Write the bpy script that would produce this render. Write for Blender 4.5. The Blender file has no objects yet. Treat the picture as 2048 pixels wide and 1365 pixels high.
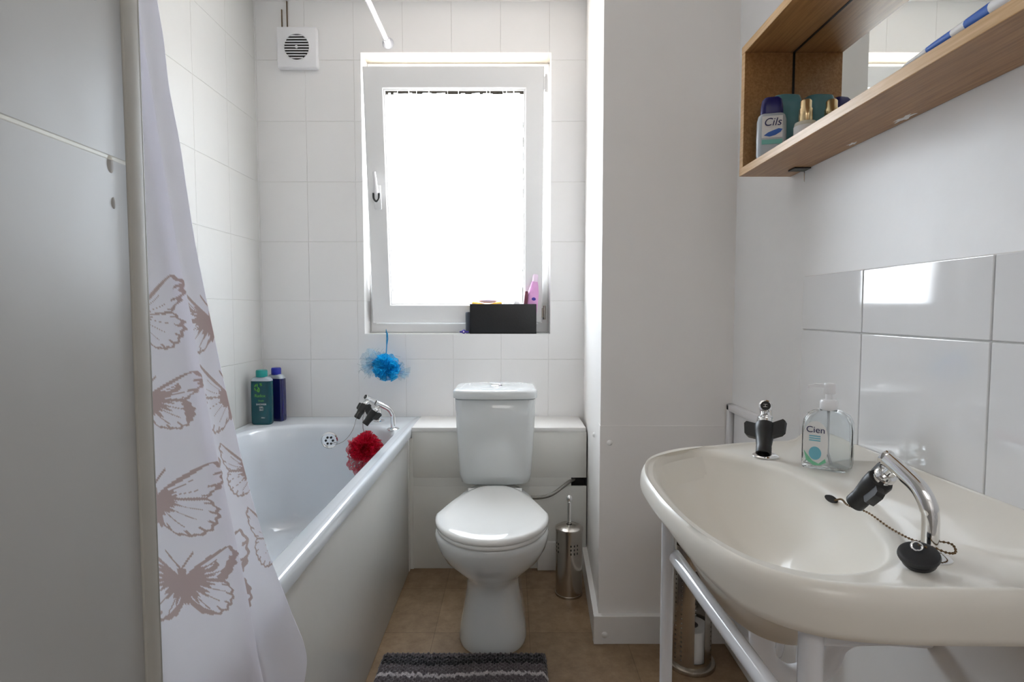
import bpy, bmesh, math, random
import numpy as np
from mathutils import Vector, Matrix
random.seed(4)
sc = bpy.context.scene
COL = sc.collection
PI = math.pi

# ------------------------------------------------------------------ camera, world, light, exposure
cam_d = bpy.data.cameras.new('camera'); cam = bpy.data.objects.new('camera', cam_d); COL.objects.link(cam)
cam_d.sensor_width = 36; cam_d.lens = 1100/2048*36; cam_d.clip_start = .02
cam.location = (0, 0, 1.02)
cam.rotation_euler = (PI/2 - math.atan(60.5/1100), 0, 0)
sc.camera = cam
sc.view_settings.view_transform = 'Standard'; sc.view_settings.look = 'None'
sc.view_settings.gamma = 1; sc.view_settings.use_curve_mapping = False
sc.view_settings.exposure = 0.30
sc.cycles.use_denoising = True
sc.cycles.max_bounces = 14; sc.cycles.diffuse_bounces = 10; sc.cycles.glossy_bounces = 6
sc.cycles.transparent_max_bounces = 24; sc.cycles.transmission_bounces = 10
sc.cycles.sample_clamp_indirect = 6

w = bpy.data.worlds.new('daylight'); sc.world = w; w.use_nodes = True
nt = w.node_tree; nt.nodes.clear()
out = nt.nodes.new('ShaderNodeOutputWorld'); bg = nt.nodes.new('ShaderNodeBackground')
tc = nt.nodes.new('ShaderNodeTexCoord'); sp = nt.nodes.new('ShaderNodeSeparateXYZ'); cr = nt.nodes.new('ShaderNodeValToRGB')
mp = nt.nodes.new('ShaderNodeMapRange'); mp.inputs[1].default_value = -.5; mp.inputs[2].default_value = .5
nt.links.new(tc.outputs['Generated'], sp.inputs[0]); nt.links.new(sp.outputs['Z'], mp.inputs[0])
nt.links.new(mp.outputs[0], cr.inputs[0]); nt.links.new(cr.outputs[0], bg.inputs[0]); nt.links.new(bg.outputs[0], out.inputs[0])
cr.color_ramp.elements[0].position = .2; cr.color_ramp.elements[0].color = (1, .91, .81, 1)
cr.color_ramp.elements[1].position = .62; cr.color_ramp.elements[1].color = (.80, .91, 1, 1)
bg.inputs[1].default_value = 14.0

pl = bpy.data.lights.new('window_daylight', 'AREA'); pl.shape = 'RECTANGLE'; pl.size = .8; pl.size_y = 1.2
plo = bpy.data.objects.new('window_daylight', pl); COL.objects.link(plo)
plo.location = (-.235, 2.64, 1.51); plo.rotation_euler = (-PI/2, 0, 0); pl.cycles.is_portal = True
# added overhead fill light behind the camera
fl = bpy.data.lights.new('fill_light', 'AREA'); fl.shape = 'RECTANGLE'; fl.size = .9; fl.size_y = .9; fl.energy = 7.5; fl.color = (1, .97, .94)
flo = bpy.data.objects.new('fill_light', fl); COL.objects.link(flo); flo.location = (.15, -1.15, 2.25)

# ------------------------------------------------------------------ materials
def new_mat(name):
    m = bpy.data.materials.new(name); m.use_nodes = True
    return m, m.node_tree, m.node_tree.nodes['Principled BSDF']

def mat(name, col, rough=.5, metal=0, var=.04, bump=0, bscale=30, coat=0, trans=0, ior=1.45, alpha=1, spec=.5, emit=None):
    m, t, b = new_mat(name)
    no = t.nodes.new('ShaderNodeTexNoise'); no.inputs['Scale'].default_value = bscale; no.inputs['Detail'].default_value = 3
    co = t.nodes.new('ShaderNodeTexCoord'); t.links.new(co.outputs['Object'], no.inputs['Vector'])
    mx = t.nodes.new('ShaderNodeMix'); mx.data_type = 'RGBA'
    mx.inputs[6].default_value = (*[c*(1-var) for c in col], 1); mx.inputs[7].default_value = (*[min(1, c*(1+var)) for c in col], 1)
    t.links.new(no.outputs['Fac'], mx.inputs[0]); t.links.new(mx.outputs[2], b.inputs['Base Color'])
    b.inputs['Roughness'].default_value = rough; b.inputs['Metallic'].default_value = metal
    b.inputs['Coat Weight'].default_value = coat; b.inputs['Coat Roughness'].default_value = .05
    b.inputs['Transmission Weight'].default_value = trans; b.inputs['IOR'].default_value = ior
    b.inputs['Alpha'].default_value = alpha; b.inputs['Specular IOR Level'].default_value = spec
    if bump:
        bu = t.nodes.new('ShaderNodeBump'); bu.inputs['Strength'].default_value = bump; bu.inputs['Distance'].default_value = .004
        t.links.new(no.outputs['Fac'], bu.inputs['Height']); t.links.new(bu.outputs[0], b.inputs['Normal'])
    return m

def tile_mat(name, col, u, v, uo, vo, wd, ht, grout=(.55, .53, .48), gfac=.35, rough=.3, mort=.0016, bumpd=.0015, wave=.25):
    m, t, b = new_mat(name); N = t.nodes.new; L = t.links.new
    co = N('ShaderNodeTexCoord'); s = N('ShaderNodeSeparateXYZ'); L(co.outputs['Object'], s.inputs[0])
    c = N('ShaderNodeCombineXYZ')
    for i, (ax, off) in enumerate(((u, uo), (v, vo))):
        a = N('ShaderNodeMath'); a.operation = 'SUBTRACT'; a.inputs[1].default_value = off - 40*(wd, ht)[i]
        L(s.outputs[ax], a.inputs[0]); L(a.outputs[0], c.inputs[i])
    br = N('ShaderNodeTexBrick'); br.offset = 0; br.squash = 1
    br.inputs['Scale'].default_value = 1; br.inputs['Brick Width'].default_value = wd; br.inputs['Row Height'].default_value = ht
    br.inputs['Mortar Size'].default_value = mort; br.inputs['Mortar Smooth'].default_value = .6
    L(c.outputs[0], br.inputs['Vector'])
    no = N('ShaderNodeTexNoise'); no.inputs['Scale'].default_value = 5; no.inputs['Detail'].default_value = 4; L(co.outputs['Object'], no.inputs['Vector'])
    rm = N('ShaderNodeMapRange'); rm.inputs[1].default_value = .35; rm.inputs[2].default_value = .65; rm.inputs[3].default_value = gfac*.3; rm.inputs[4].default_value = gfac
    L(no.outputs['Fac'], rm.inputs[0])
    mu = N('ShaderNodeMath'); mu.operation = 'MULTIPLY'; L(br.outputs['Fac'], mu.inputs[0]); L(rm.outputs[0], mu.inputs[1])
    vm = N('ShaderNodeMix'); vm.data_type = 'RGBA'; vm.inputs[6].default_value = (*[x*.975 for x in col], 1); vm.inputs[7].default_value = (*[min(1, x*1.02) for x in col], 1)
    L(no.outputs['Fac'], vm.inputs[0])
    mx = N('ShaderNodeMix'); mx.data_type = 'RGBA'; L(mu.outputs[0], mx.inputs[0]); L(vm.outputs[2], mx.inputs[6]); mx.inputs[7].default_value = (*grout, 1)
    L(mx.outputs[2], b.inputs['Base Color']); b.inputs['Roughness'].default_value = rough
    bu = N('ShaderNodeBump'); bu.invert = True; bu.inputs['Strength'].default_value = .8; bu.inputs['Distance'].default_value = bumpd
    L(br.outputs['Fac'], bu.inputs['Height'])
    n2 = N('ShaderNodeTexNoise'); n2.inputs['Scale'].default_value = 9; n2.inputs['Detail'].default_value = 2; L(co.outputs['Object'], n2.inputs['Vector'])
    b2 = N('ShaderNodeBump'); b2.inputs['Strength'].default_value = wave; b2.inputs['Distance'].default_value = .004
    L(n2.outputs['Fac'], b2.inputs['Height']); L(bu.outputs[0], b2.inputs['Normal']); L(b2.outputs[0], b.inputs['Normal'])
    return m

def attr_mat(name, rough=.8, sheen=0, transl=0, bump=0, bscale=400):
    m, t, b = new_mat(name); N = t.nodes.new; L = t.links.new
    a = N('ShaderNodeAttribute'); a.attribute_name = 'Col'; L(a.outputs['Color'], b.inputs['Base Color'])
    b.inputs['Roughness'].default_value = rough; b.inputs['Sheen Weight'].default_value = sheen
    no = N('ShaderNodeTexNoise'); no.inputs['Scale'].default_value = bscale
    bu = N('ShaderNodeBump'); bu.inputs['Strength'].default_value = bump; bu.inputs['Distance'].default_value = .001
    L(no.outputs['Fac'], bu.inputs['Height']); L(bu.outputs[0], b.inputs['Normal'])
    if transl:
        tr = N('ShaderNodeBsdfTranslucent'); L(a.outputs['Color'], tr.inputs['Color'])
        mx = N('ShaderNodeMixShader'); mx.inputs[0].default_value = transl
        L(b.outputs[0], mx.inputs[1]); L(tr.outputs[0], mx.inputs[2]); L(mx.outputs[0], t.nodes['Material Output'].inputs[0])
    return m

def wood_mat(name, c1, c2, scale=(60, 3, 60), rough=.35):
    m, t, b = new_mat(name); N = t.nodes.new; L = t.links.new
    co = N('ShaderNodeTexCoord'); mpn = N('ShaderNodeMapping'); mpn.inputs['Scale'].default_value = scale
    L(co.outputs['Object'], mpn.inputs[0])
    no = N('ShaderNodeTexNoise'); no.inputs['Scale'].default_value = 3; no.inputs['Detail'].default_value = 6; no.inputs['Distortion'].default_value = .6
    L(mpn.outputs[0], no.inputs['Vector'])
    r = N('ShaderNodeValToRGB'); r.color_ramp.elements[0].position = .35; r.color_ramp.elements[0].color = (*c1, 1)
    r.color_ramp.elements[1].position = .68; r.color_ramp.elements[1].color = (*c2, 1)
    L(no.outputs['Fac'], r.inputs[0]); L(r.outputs[0], b.inputs['Base Color']); b.inputs['Roughness'].default_value = rough
    bu = N('ShaderNodeBump'); bu.inputs['Strength'].default_value = .15; bu.inputs['Distance'].default_value = .001
    L(no.outputs['Fac'], bu.inputs['Height']); L(bu.outputs[0], b.inputs['Normal'])
    return m

def net_mat(name, col, dens=.6, amp=.2):
    m, t, b = new_mat(name); N = t.nodes.new; L = t.links.new
    b.inputs['Base Color'].default_value = (*col, 1); b.inputs['Roughness'].default_value = .4
    tr = N('ShaderNodeBsdfTransparent'); tl = N('ShaderNodeBsdfTranslucent'); tl.inputs[0].default_value = (*col, 1)
    m1 = N('ShaderNodeMixShader'); m1.inputs[0].default_value = .45; L(b.outputs[0], m1.inputs[1]); L(tl.outputs[0], m1.inputs[2])
    no = N('ShaderNodeTexNoise'); no.inputs['Scale'].default_value = 220
    co = N('ShaderNodeTexCoord'); L(co.outputs['Object'], no.inputs['Vector'])
    mr = N('ShaderNodeMapRange'); mr.inputs[1].default_value = .4; mr.inputs[2].default_value = .6; mr.inputs[3].default_value = dens-amp; mr.inputs[4].default_value = dens+amp
    L(no.outputs['Fac'], mr.inputs[0])
    m2 = N('ShaderNodeMixShader'); L(mr.outputs[0], m2.inputs[0]); L(tr.outputs[0], m2.inputs[1]); L(m1.outputs[0], m2.inputs[2])
    L(m2.outputs[0], t.nodes['Material Output'].inputs[0])
    return m

TW, TH = .2045, .2512
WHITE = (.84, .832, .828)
M = {}
M['tile_back'] = tile_mat('painted_tile_back', WHITE, 'X', 'Z', -.866, .811, TW, TH, gfac=.32)
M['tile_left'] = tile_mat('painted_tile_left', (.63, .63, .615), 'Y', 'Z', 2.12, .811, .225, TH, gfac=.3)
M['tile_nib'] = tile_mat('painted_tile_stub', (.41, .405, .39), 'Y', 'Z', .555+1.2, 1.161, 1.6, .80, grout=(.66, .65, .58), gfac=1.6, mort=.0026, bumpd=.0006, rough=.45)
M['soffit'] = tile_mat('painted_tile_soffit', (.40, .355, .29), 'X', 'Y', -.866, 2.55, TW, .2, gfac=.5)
M['wall'] = mat('white_wall_paint', (.86, .855, .855), .38, var=.02, bump=.35, bscale=14)
M['wall_col'] = mat('column_wall_paint', (.88, .86, .84), .42, var=.02, bump=.2, bscale=7)
M['ceiling'] = mat('ceiling_paint', (.82, .81, .8), .7)
M['skirt'] = mat('white_gloss_trim', (.80, .79, .775), .3, var=.02)
M['boxing'] = mat('cream_painted_board', (.76, .755, .72), .4, var=.03, bump=.1, bscale=10)
M['upvc'] = mat('white_window_plastic', (.80, .80, .80), .25, var=.01)
M['bath'] = mat('bath_enamel', (.66, .70, .745), .12, var=.01, coat=.6)
M['bath_panel'] = mat('bath_panel_hardboard', (.64, .64, .615), .25, var=.02)
M['china'] = mat('white_china', (.69, .715, .72), .08, var=.01, coat=.7)
M['seat'] = mat('white_seat_plastic', (.83, .84, .83), .12, var=.005, coat=.5)
M['basin'] = mat('ivory_china', (.77, .738, .67), .3, var=.01, coat=.28)
M['chrome'] = mat('chrome', (.82, .82, .82), .08, metal=1, var=.01)
M['steel'] = mat('brushed_steel', (.50, .46, .41), .22, metal=1, var=.08)
M['black'] = mat('black_plastic', (.012, .012, .012), .42, var=.1)
M['rubber'] = mat('black_rubber', (.02, .022, .025), .35, var=.2)
M['dark'] = mat('hole_shade', (.015, .013, .012), .8)  # near-black colour standing in for the shade inside holes and gaps
M['rust'] = mat('tarnished_chain_metal', (.16, .10, .05), .45, metal=.8, var=.5, bscale=300)
M['chain'] = mat('dull_chain_metal', (.22, .2, .18), .35, metal=.9, var=.3)
M['white_pl'] = mat('white_plastic', (.82, .82, .84), .3, var=.01)
M['white_tube'] = mat('white_enamel_tube', (.72, .73, .76), .15, var=.01, coat=.5)
M['wood'] = wood_mat('varnished_wood_board', (.30, .145, .05), (.43, .23, .09))
M['wood_edge'] = wood_mat('pale_wood_edge', (.52, .31, .13), (.66, .43, .22))
M['mirror'] = mat('mirror_glass', (.86, .88, .86), .01, metal=1, var=0)
M['gtile'] = mat('glazed_white_tile', (.78, .78, .79), .05, var=.01, coat=.8, bump=.03, bscale=6)
M['grout'] = mat('tile_grout', (.68, .67, .65), .8, var=.08, bscale=60)
M['teal_liq'] = mat('teal_gel_bottle', (.0, .062, .082), .25, var=.1, coat=.15)
M['navy_liq'] = mat('navy_gel_bottle', (.01, .012, .09), .12, var=.1, coat=.5)
M['teal_cap'] = mat('teal_cap', (.01, .27, .25), .35)
M['blue_cap'] = mat('blue_cap', (.02, .03, .35), .35)
M['clear'] = mat('clear_plastic', (.93, .96, .97), .04, trans=1, ior=1.25, var=0)
M['clear_grey'] = mat('clear_grey_plastic', (.45, .50, .55), .12, var=.03, coat=.4)
M['green'] = mat('green_print', (.10, .42, .05), .5)
M['lightprint'] = mat('pale_print', (.65, .72, .72), .5)
M['label_white'] = mat('white_label', (.80, .80, .80), .4, var=.01)
M['ink'] = mat('navy_ink', (.02, .02, .10), .5)
M['cyan_print'] = mat('cyan_print', (.18, .50, .62), .45)
M['mint_print'] = mat('mint_print', (.20, .55, .50), .45)
M['green_print'] = mat('soft_green_print', (.22, .60, .38), .45)
M['blue_print'] = mat('blue_print', (.02, .12, .50), .4)
M['navy_cap'] = mat('navy_cap', (.012, .012, .12), .3)
M['gold'] = mat('gold_metal', (.80, .62, .36), .22, metal=.85, var=.03)
M['cream_glass'] = mat('cream_bottle_glass', (.62, .60, .50), .12, coat=.4)
M['pale_teal'] = mat('pale_teal_plastic', (.10, .26, .30), .3)
M['box_black'] = mat('black_leatherette', (.012, .012, .013), .38, bump=.1, bscale=200)
M['pink'] = mat('pink_plastic', (.72, .36, .66), .3)
M['pale_pink'] = mat('pale_pink_plastic', (.85, .68, .84), .35)
M['yellow'] = mat('yellow_sponge', (.75, .42, .05), .8, bump=.4, bscale=150)
M['maroon'] = mat('maroon_tube', (.13, .03, .05), .4)
M['purple'] = mat('purple_plastic', (.05, .03, .30), .35)
M['dark_blue'] = mat('slate_plastic', (.05, .06, .08), .35)
M['red_net'] = net_mat('red_netting', (.62, .008, .04), .72)
M['blue_net'] = net_mat('blue_netting', (.01, .45, .80), .72)
M['blue_wisp'] = net_mat('loose_blue_netting', (.04, .50, .78), .22, .06)
M['blue_cord'] = mat('blue_cord', (.01, .22, .45), .7)
M['red_cord'] = mat('grey_cord', (.15, .12, .12), .7)
M['roll'] = mat('toilet_paper', (.84, .84, .84), .9)
M['hose'] = mat('braided_hose', (.30, .29, .27), .4, metal=.6, var=.4, bscale=500)
M['dirt'] = mat('dirty_sealant', (.10, .09, .075), .9, var=.6, bscale=90)

# floor: mottled tan vinyl with a square tile print
m, t, b = new_mat('tan_vinyl'); N = t.nodes.new; L = t.links.new
co = N('ShaderNodeTexCoord'); n1 = N('ShaderNodeTexNoise'); n1.inputs['Scale'].default_value = 22; n1.inputs['Detail'].default_value = 8; n1.inputs['Roughness'].default_value = .7
L(co.outputs['Object'], n1.inputs['Vector'])
r = N('ShaderNodeValToRGB'); r.color_ramp.elements[0].position = .3; r.color_ramp.elements[0].color = (.20, .125, .065, 1)
r.color_ramp.elements[1].position = .72; r.color_ramp.elements[1].color = (.36, .25, .15, 1); L(n1.outputs['Fac'], r.inputs[0])
mpn = N('ShaderNodeMapping'); mpn.inputs['Location'].default_value = (10*.30-.055, 10*.28-1.69, 0); L(co.outputs['Object'], mpn.inputs[0])
br = N('ShaderNodeTexBrick'); br.offset = 0; br.inputs['Scale'].default_value = 1; br.inputs['Brick Width'].default_value = .30; br.inputs['Row Height'].default_value = .28
br.inputs['Mortar Size'].default_value = .002; br.inputs['Mortar Smooth'].default_value = .8; L(mpn.outputs[0], br.inputs['Vector'])
br.inputs['Color1'].default_value = (1, 1, 1, 1); br.inputs['Color2'].default_value = (.80, .80, .80, 1); br.inputs['Mortar'].default_value = (.5, .45, .4, 1)
mx = N('ShaderNodeMix'); mx.data_type = 'RGBA'; mx.blend_type = 'MULTIPLY'; mx.inputs[0].default_value = .75
L(r.outputs[0], mx.inputs[6]); L(br.outputs['Color'], mx.inputs[7]); L(mx.outputs[2], b.inputs['Base Color']); b.inputs['Roughness'].default_value = .35
M['floor'] = m

# frosted pane: lets the daylight through with a slight scatter
m, t, b = new_mat('frosted_pane'); N = t.nodes.new; L = t.links.new
tr = N('ShaderNodeBsdfTransparent'); tr.inputs[0].default_value = (.97, .98, 1, 1)
tl = N('ShaderNodeBsdfTranslucent'); tl.inputs[0].default_value = (.95, .95, .95, 1)
m1 = N('ShaderNodeMixShader'); m1.inputs[0].default_value = .25; L(tr.outputs[0], m1.inputs[1]); L(tl.outputs[0], m1.inputs[2])
gl = N('ShaderNodeBsdfGlossy'); gl.inputs['Roughness'].default_value = .2
vo = N('ShaderNodeTexVoronoi'); vo.inputs['Scale'].default_value = 90; bu = N('ShaderNodeBump'); bu.inputs['Strength'].default_value = .3; bu.inputs['Distance'].default_value = .002
co = N('ShaderNodeTexCoord'); L(co.outputs['Object'], vo.inputs['Vector']); L(vo.outputs['Distance'], bu.inputs['Height']); L(bu.outputs[0], gl.inputs['Normal'])
m2 = N('ShaderNodeMixShader'); m2.inputs[0].default_value = .04; L(m1.outputs[0], m2.inputs[1]); L(gl.outputs[0], m2.inputs[2]); L(m2.outputs[0], t.nodes['Material Output'].inputs[0])
M['pane'] = m

# ------------------------------------------------------------------ helpers
def add_box(bm, lo, hi, bev=0, seg=2, rot=None):
    lo, hi = Vector(lo), Vector(hi)
    g = bmesh.ops.create_cube(bm, size=1)
    vs = g['verts']; c = (lo+hi)/2; s = hi-lo
    for v in vs: v.co = Vector((v.co.x*s.x, v.co.y*s.y, v.co.z*s.z))
    if bev:
        es = list({e for v in vs for e in v.link_edges})
        r_ = bmesh.ops.bevel(bm, geom=es, offset=bev, segments=seg, affect='EDGES', profile=.5)
        vs = list({v for f in r_['faces'] for v in f.verts} | {v for v in vs if v.is_valid})
    if rot is not None:
        for v in vs: v.co = rot @ v.co
    for v in vs: v.co += c
    return vs

def loft(bm, rings, cap0=True, cap1=True, closed=True):
    R = [[bm.verts.new(p) for p in ring] for ring in rings]
    n = len(R[0])
    for a, c in zip(R, R[1:]):
        for i in range(n if closed else n-1):
            j = (i+1) % n
            bm.faces.new((a[i], a[j], c[j], c[i]))
    if cap0: bm.faces.new(R[0][::-1])
    if cap1: bm.faces.new(R[-1])
    return R

def lathe(bm, prof, n=32, c=(0, 0, 0), mtx=None, cap0=True, cap1=True):
    rings = []
    for r_, z in prof:
        ring = [Vector((max(r_, 1e-5)*math.cos(2*PI*i/n), max(r_, 1e-5)*math.sin(2*PI*i/n), z)) for i in range(n)]
        if mtx is not None: ring = [mtx @ p for p in ring]
        rings.append([p+Vector(c) for p in ring])
    return loft(bm, rings, cap0, cap1)

def catmull(pts, k=8, closed=False):
    P = [Vector(p) for p in pts]; n = len(P); o = []
    for i in range(n if closed else n-1):
        g = (lambda q: P[q % n]) if closed else (lambda q: P[max(0, min(n-1, q))])
        a, b_, c, d = g(i-1), g(i), g(i+1), g(i+2)
        for s in range(k):
            u = s/k
            o.append(.5*((2*b_)+(c-a)*u+(2*a-5*b_+4*c-d)*u*u+(3*b_-a-3*c+d)*u**3))
    if not closed: o.append(P[-1])
    return o

def tube(bm, pts, rad, n=12, cap=True):
    pts = [Vector(p) for p in pts]; m_ = len(pts)
    R = [rad]*m_ if isinstance(rad, (int, float)) else rad
    up = Vector((0, 0, 1)); rings = []; prev = None
    for i, p in enumerate(pts):
        t_ = (pts[min(i+1, m_-1)]-pts[max(i-1, 0)]).normalized()
        if prev is None:
            a = up.cross(t_); a = a if a.length > .1 else Vector((1, 0, 0)).cross(t_)
        else: a = prev - t_*prev.dot(t_)
        a.normalize(); prev = a; b_ = t_.cross(a)
        rings.append([p+(a*math.cos(2*PI*k/n)+b_*math.sin(2*PI*k/n))*R[i] for k in range(n)])
    loft(bm, rings, cap, cap)

def rrect(cx, cy, hx, hy, r_, z, nc=8, ns=6):
    o = []
    r_ = min(r_, hx, hy)
    cs = [(hx-r_, hy-r_, 0), (-(hx-r_), hy-r_, 90), (-(hx-r_), -(hy-r_), 180), (hx-r_, -(hy-r_), 270)]
    arcs = [[Vector((cx+x+r_*math.cos(math.radians(a+90*k/nc)), cy+y+r_*math.sin(math.radians(a+90*k/nc)), z)) for k in range(nc+1)] for x, y, a in cs]
    for i in range(4):
        o += arcs[i]; p, q = arcs[i][-1], arcs[(i+1) % 4][0]
        o += [p.lerp(q, k/ns) for k in range(1, ns)]
    return o

def supere(cx, cy, hx, hy, z, e=2.5, n=48):
    o = []
    for i in range(n):
        a = 2*PI*i/n; c, s = math.cos(a), math.sin(a)
        o.append(Vector((cx+hx*math.copysign(abs(c)**(2/e), c), cy+hy*math.copysign(abs(s)**(2/e), s), z)))
    return o

def finish(name, bm, m_, smooth=True, ang=40, recalc=True):
    if recalc: bmesh.ops.recalc_face_normals(bm, faces=bm.faces)
    me = bpy.data.meshes.new(name); bm.to_mesh(me); bm.free()
    if m_ is not None:
        for mm in (m_ if isinstance(m_, (list, tuple)) else [m_]): me.materials.append(mm)
    if smooth and len(me.polygons):
        me.polygons.foreach_set('use_smooth', [True]*len(me.polygons))
        try: me.set_sharp_from_angle(angle=math.radians(ang))
        except Exception: pass
    return me

def tag(o, label=None, cat=None, group=None, kind=None):
    if label: o['label'] = label
    if cat: o['category'] = cat
    if group: o['group'] = group
    if kind: o['kind'] = kind
    return o

def thing(name, label, cat, loc=(0, 0, 0), rz=0, group=None):
    o = bpy.data.objects.new(name, None); COL.objects.link(o); o.empty_display_size = .05
    o.location = loc; o.rotation_euler = (0, 0, rz)
    return tag(o, label, cat, group)

def root_loc(o):
    v = Vector((0, 0, 0))
    while o is not None: v += o.location; o = o.parent
    return v

def part(name, bm, m_, parent=None, local=False, smooth=True, ang=40, label=None, recalc=True):
    """bm in world coordinates unless local (parents of world parts are unrotated)"""
    if parent is not None and not local:
        bmesh.ops.translate(bm, verts=bm.verts, vec=-root_loc(parent))
    me = finish(name, bm, m_, smooth, ang, recalc)
    o = bpy.data.objects.new(name, me); COL.objects.link(o)
    if parent is not None: o.parent = parent
    if label: o['label'] = label
    return o

def struct(name, bm, m_, smooth=False, ang=30): return tag(part(name, bm, m_, smooth=smooth, ang=ang), kind='structure')

def BM(): return bmesh.new()

def text_part(name, s, size, mtx, m_, parent, ext=.0004, xs=1, shear=0):
    cu = bpy.data.curves.new(name, 'FONT'); cu.body = s; cu.size = size; cu.extrude = ext; cu.align_x = 'CENTER'; cu.align_y = 'CENTER'; cu.shear = shear
    tmp = bpy.data.objects.new('tmp', cu); COL.objects.link(tmp)
    bpy.context.view_layer.update()
    me = bpy.data.meshes.new_from_object(tmp.evaluated_get(bpy.context.evaluated_depsgraph_get()))
    bpy.data.objects.remove(tmp); me.name = name
    for v in me.vertices: v.co.x *= xs
    me.transform(mtx); me.materials.clear(); me.materials.append(m_)
    o = bpy.data.objects.new(name, me); COL.objects.link(o); o.parent = parent
    return o

FACE_CAM = Matrix.Rotation(PI/2, 4, 'X')       # flat text standing up, facing -Y

# ------------------------------------------------------------------ setting
YB, XL, XR, YC, CEIL = 2.36, -1.075, .666, 1.65, 2.305
XN, YN = -.37, .555          # stub wall face and end
bm = BM(); add_box(bm, (-1.3, -1.9, -.1), (.9, 2.6, 0)); struct('floor', bm, M['floor'])
bm = BM(); add_box(bm, (-1.3, -1.9, CEIL), (.9, 2.6, CEIL+.1)); struct('ceiling', bm, M['ceiling'])
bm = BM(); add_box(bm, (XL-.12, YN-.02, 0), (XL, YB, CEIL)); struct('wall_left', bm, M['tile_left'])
WX0, WX1, WZ0, WZ1 = -.632, .164, .921, 2.098
bm = BM()
add_box(bm, (XL-.12, YB, 0), (WX0, YB+.26, CEIL)); add_box(bm, (WX1, YB, 0), (.9, YB+.26, CEIL))
add_box(bm, (WX0, YB, 0), (WX1, YB+.26, WZ0)); add_box(bm, (WX0, YB, WZ1), (WX1, YB+.26, CEIL))
bm.faces.ensure_lookup_table()
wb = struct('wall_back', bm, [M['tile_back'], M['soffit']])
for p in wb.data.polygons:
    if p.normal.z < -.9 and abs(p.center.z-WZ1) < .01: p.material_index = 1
bm = BM(); add_box(bm, (XR, -1.9, 0), (XR+.12, YC+.02, CEIL)); struct('wall_right', bm, M['wall'])
# boxed-in corner column beside the toilet (its side face runs slightly out of square)
CX0, CX1 = .268, .310
bm = BM(); loft(bm, [[(CX0, YC, z), (XR+.1, YC, z), (XR+.1, YB, z), (CX1, YB, z)] for z in (0, CEIL)])
loft(bm, [[(CX0-.0015, YC-.0022, z), (XR, YC-.0022, z), (XR, YC+.05, z), (CX0+.0015, YC+.05, z)] for z in (0, .672)])
struct('wall_column', bm, M['wall_col'])
# stub wall on the left with lumps of old plaster
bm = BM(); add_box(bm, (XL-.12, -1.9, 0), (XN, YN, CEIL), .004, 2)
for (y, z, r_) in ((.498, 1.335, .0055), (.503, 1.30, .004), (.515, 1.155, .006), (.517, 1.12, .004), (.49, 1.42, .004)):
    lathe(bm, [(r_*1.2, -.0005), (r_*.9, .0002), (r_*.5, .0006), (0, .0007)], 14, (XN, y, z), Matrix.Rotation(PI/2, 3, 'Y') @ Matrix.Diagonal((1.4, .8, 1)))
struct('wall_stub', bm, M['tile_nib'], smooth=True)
bm = BM(); add_box(bm, (XN-.022, YN-.001, 0), (XN+.003, YN+.004, CEIL), .0015); add_box(bm, (XN-.001, YN-.020, 0), (XN+.003, YN+.004, CEIL), .0015)
struct('trim_1', bm, mat('corner_trim', (.43, .42, .385), .5), smooth=True)
# rear of the room behind the camera
bm = BM(); add_box(bm, (XL-.12, -2.0, 0), (.9, -1.9, CEIL)); struct('wall_front', bm, M['wall'])
# skirting
bm = BM()
loft(bm, [[(CX0-.0175, YC-.0195, z), (CX0+.01, YC-.0195, z), (CX1+.01, YB, z), (CX1-.02, YB, z)] for z in (0, .0868)])
add_box(bm, (CX0-.018, YC-.02, 0), (XR, YC+.001, .088), .002)
struct('baseboard_column', bm, M['skirt'])
bm = BM(); add_box(bm, (XR-.016, -1.9, 0), (XR+.001, YC-.02, .088), .003); struct('baseboard_right', bm, M['skirt'])

# ------------------------------------------------------------------ window
win = tag(bpy.data.objects.new('window_1', None), kind='structure'); COL.objects.link(win); win.location = (-.235, 2.46, WZ0)
def bars(bm, x0, x1, z0, z1, y0, y1, wl, wr, wb_, wt, bev=.004):
    e = bev/max(wl, .001)
    prof = [(0, y1), (0, y0+bev), (e, y0), (1-e, y0), (1, y0+bev), (1, y1)]
    rings = [[Vector((x0+wl*f, y, z0+wb_*f)), Vector((x1-wr*f, y, z0+wb_*f)), Vector((x1-wr*f, y, z1-wt*f)), Vector((x0+wl*f, y, z1-wt*f))] for f, y in prof]
    loft(bm, rings, False, False)
    bm.verts.ensure_lookup_table()
    a = [v for v in bm.verts][-24:]
    for i in range(4):
        j = (i+1) % 4; bm.faces.new((a[20+i], a[20+j], a[j], a[i]))
bm = BM(); bars(bm, WX0+.001, WX1-.001, WZ0+.001, WZ1-.001, 2.455, 2.52, .03, .05, .045, .05)
part('window_frame', bm, M['upvc'], win, ang=25)
# tilted sash: built upright at the hinge then leaned into the room
SX0, SX1, SZ0, SH, SY = -.611, .132, .967, 1.056, 2.415
TILT = Matrix.Rotation(math.radians(6.3), 4, 'X')
SM = Matrix.Translation((0, SY, SZ0)) @ TILT
sash = tag(bpy.data.objects.new('sash', None)); COL.objects.link(sash); sash.parent = win
sash.location = (0, 0, 0)
def sash_part(name, bm, m_, par, **k):
    bmesh.ops.transform(bm, matrix=SM, verts=bm.verts)
    return part(name, bm, m_, par, **k)
bpy.data.objects.remove(sash)
bm = BM(); bars(bm, SX0, SX1, 0, SH, 0, .05, .082, .078, .080, .086)
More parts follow.
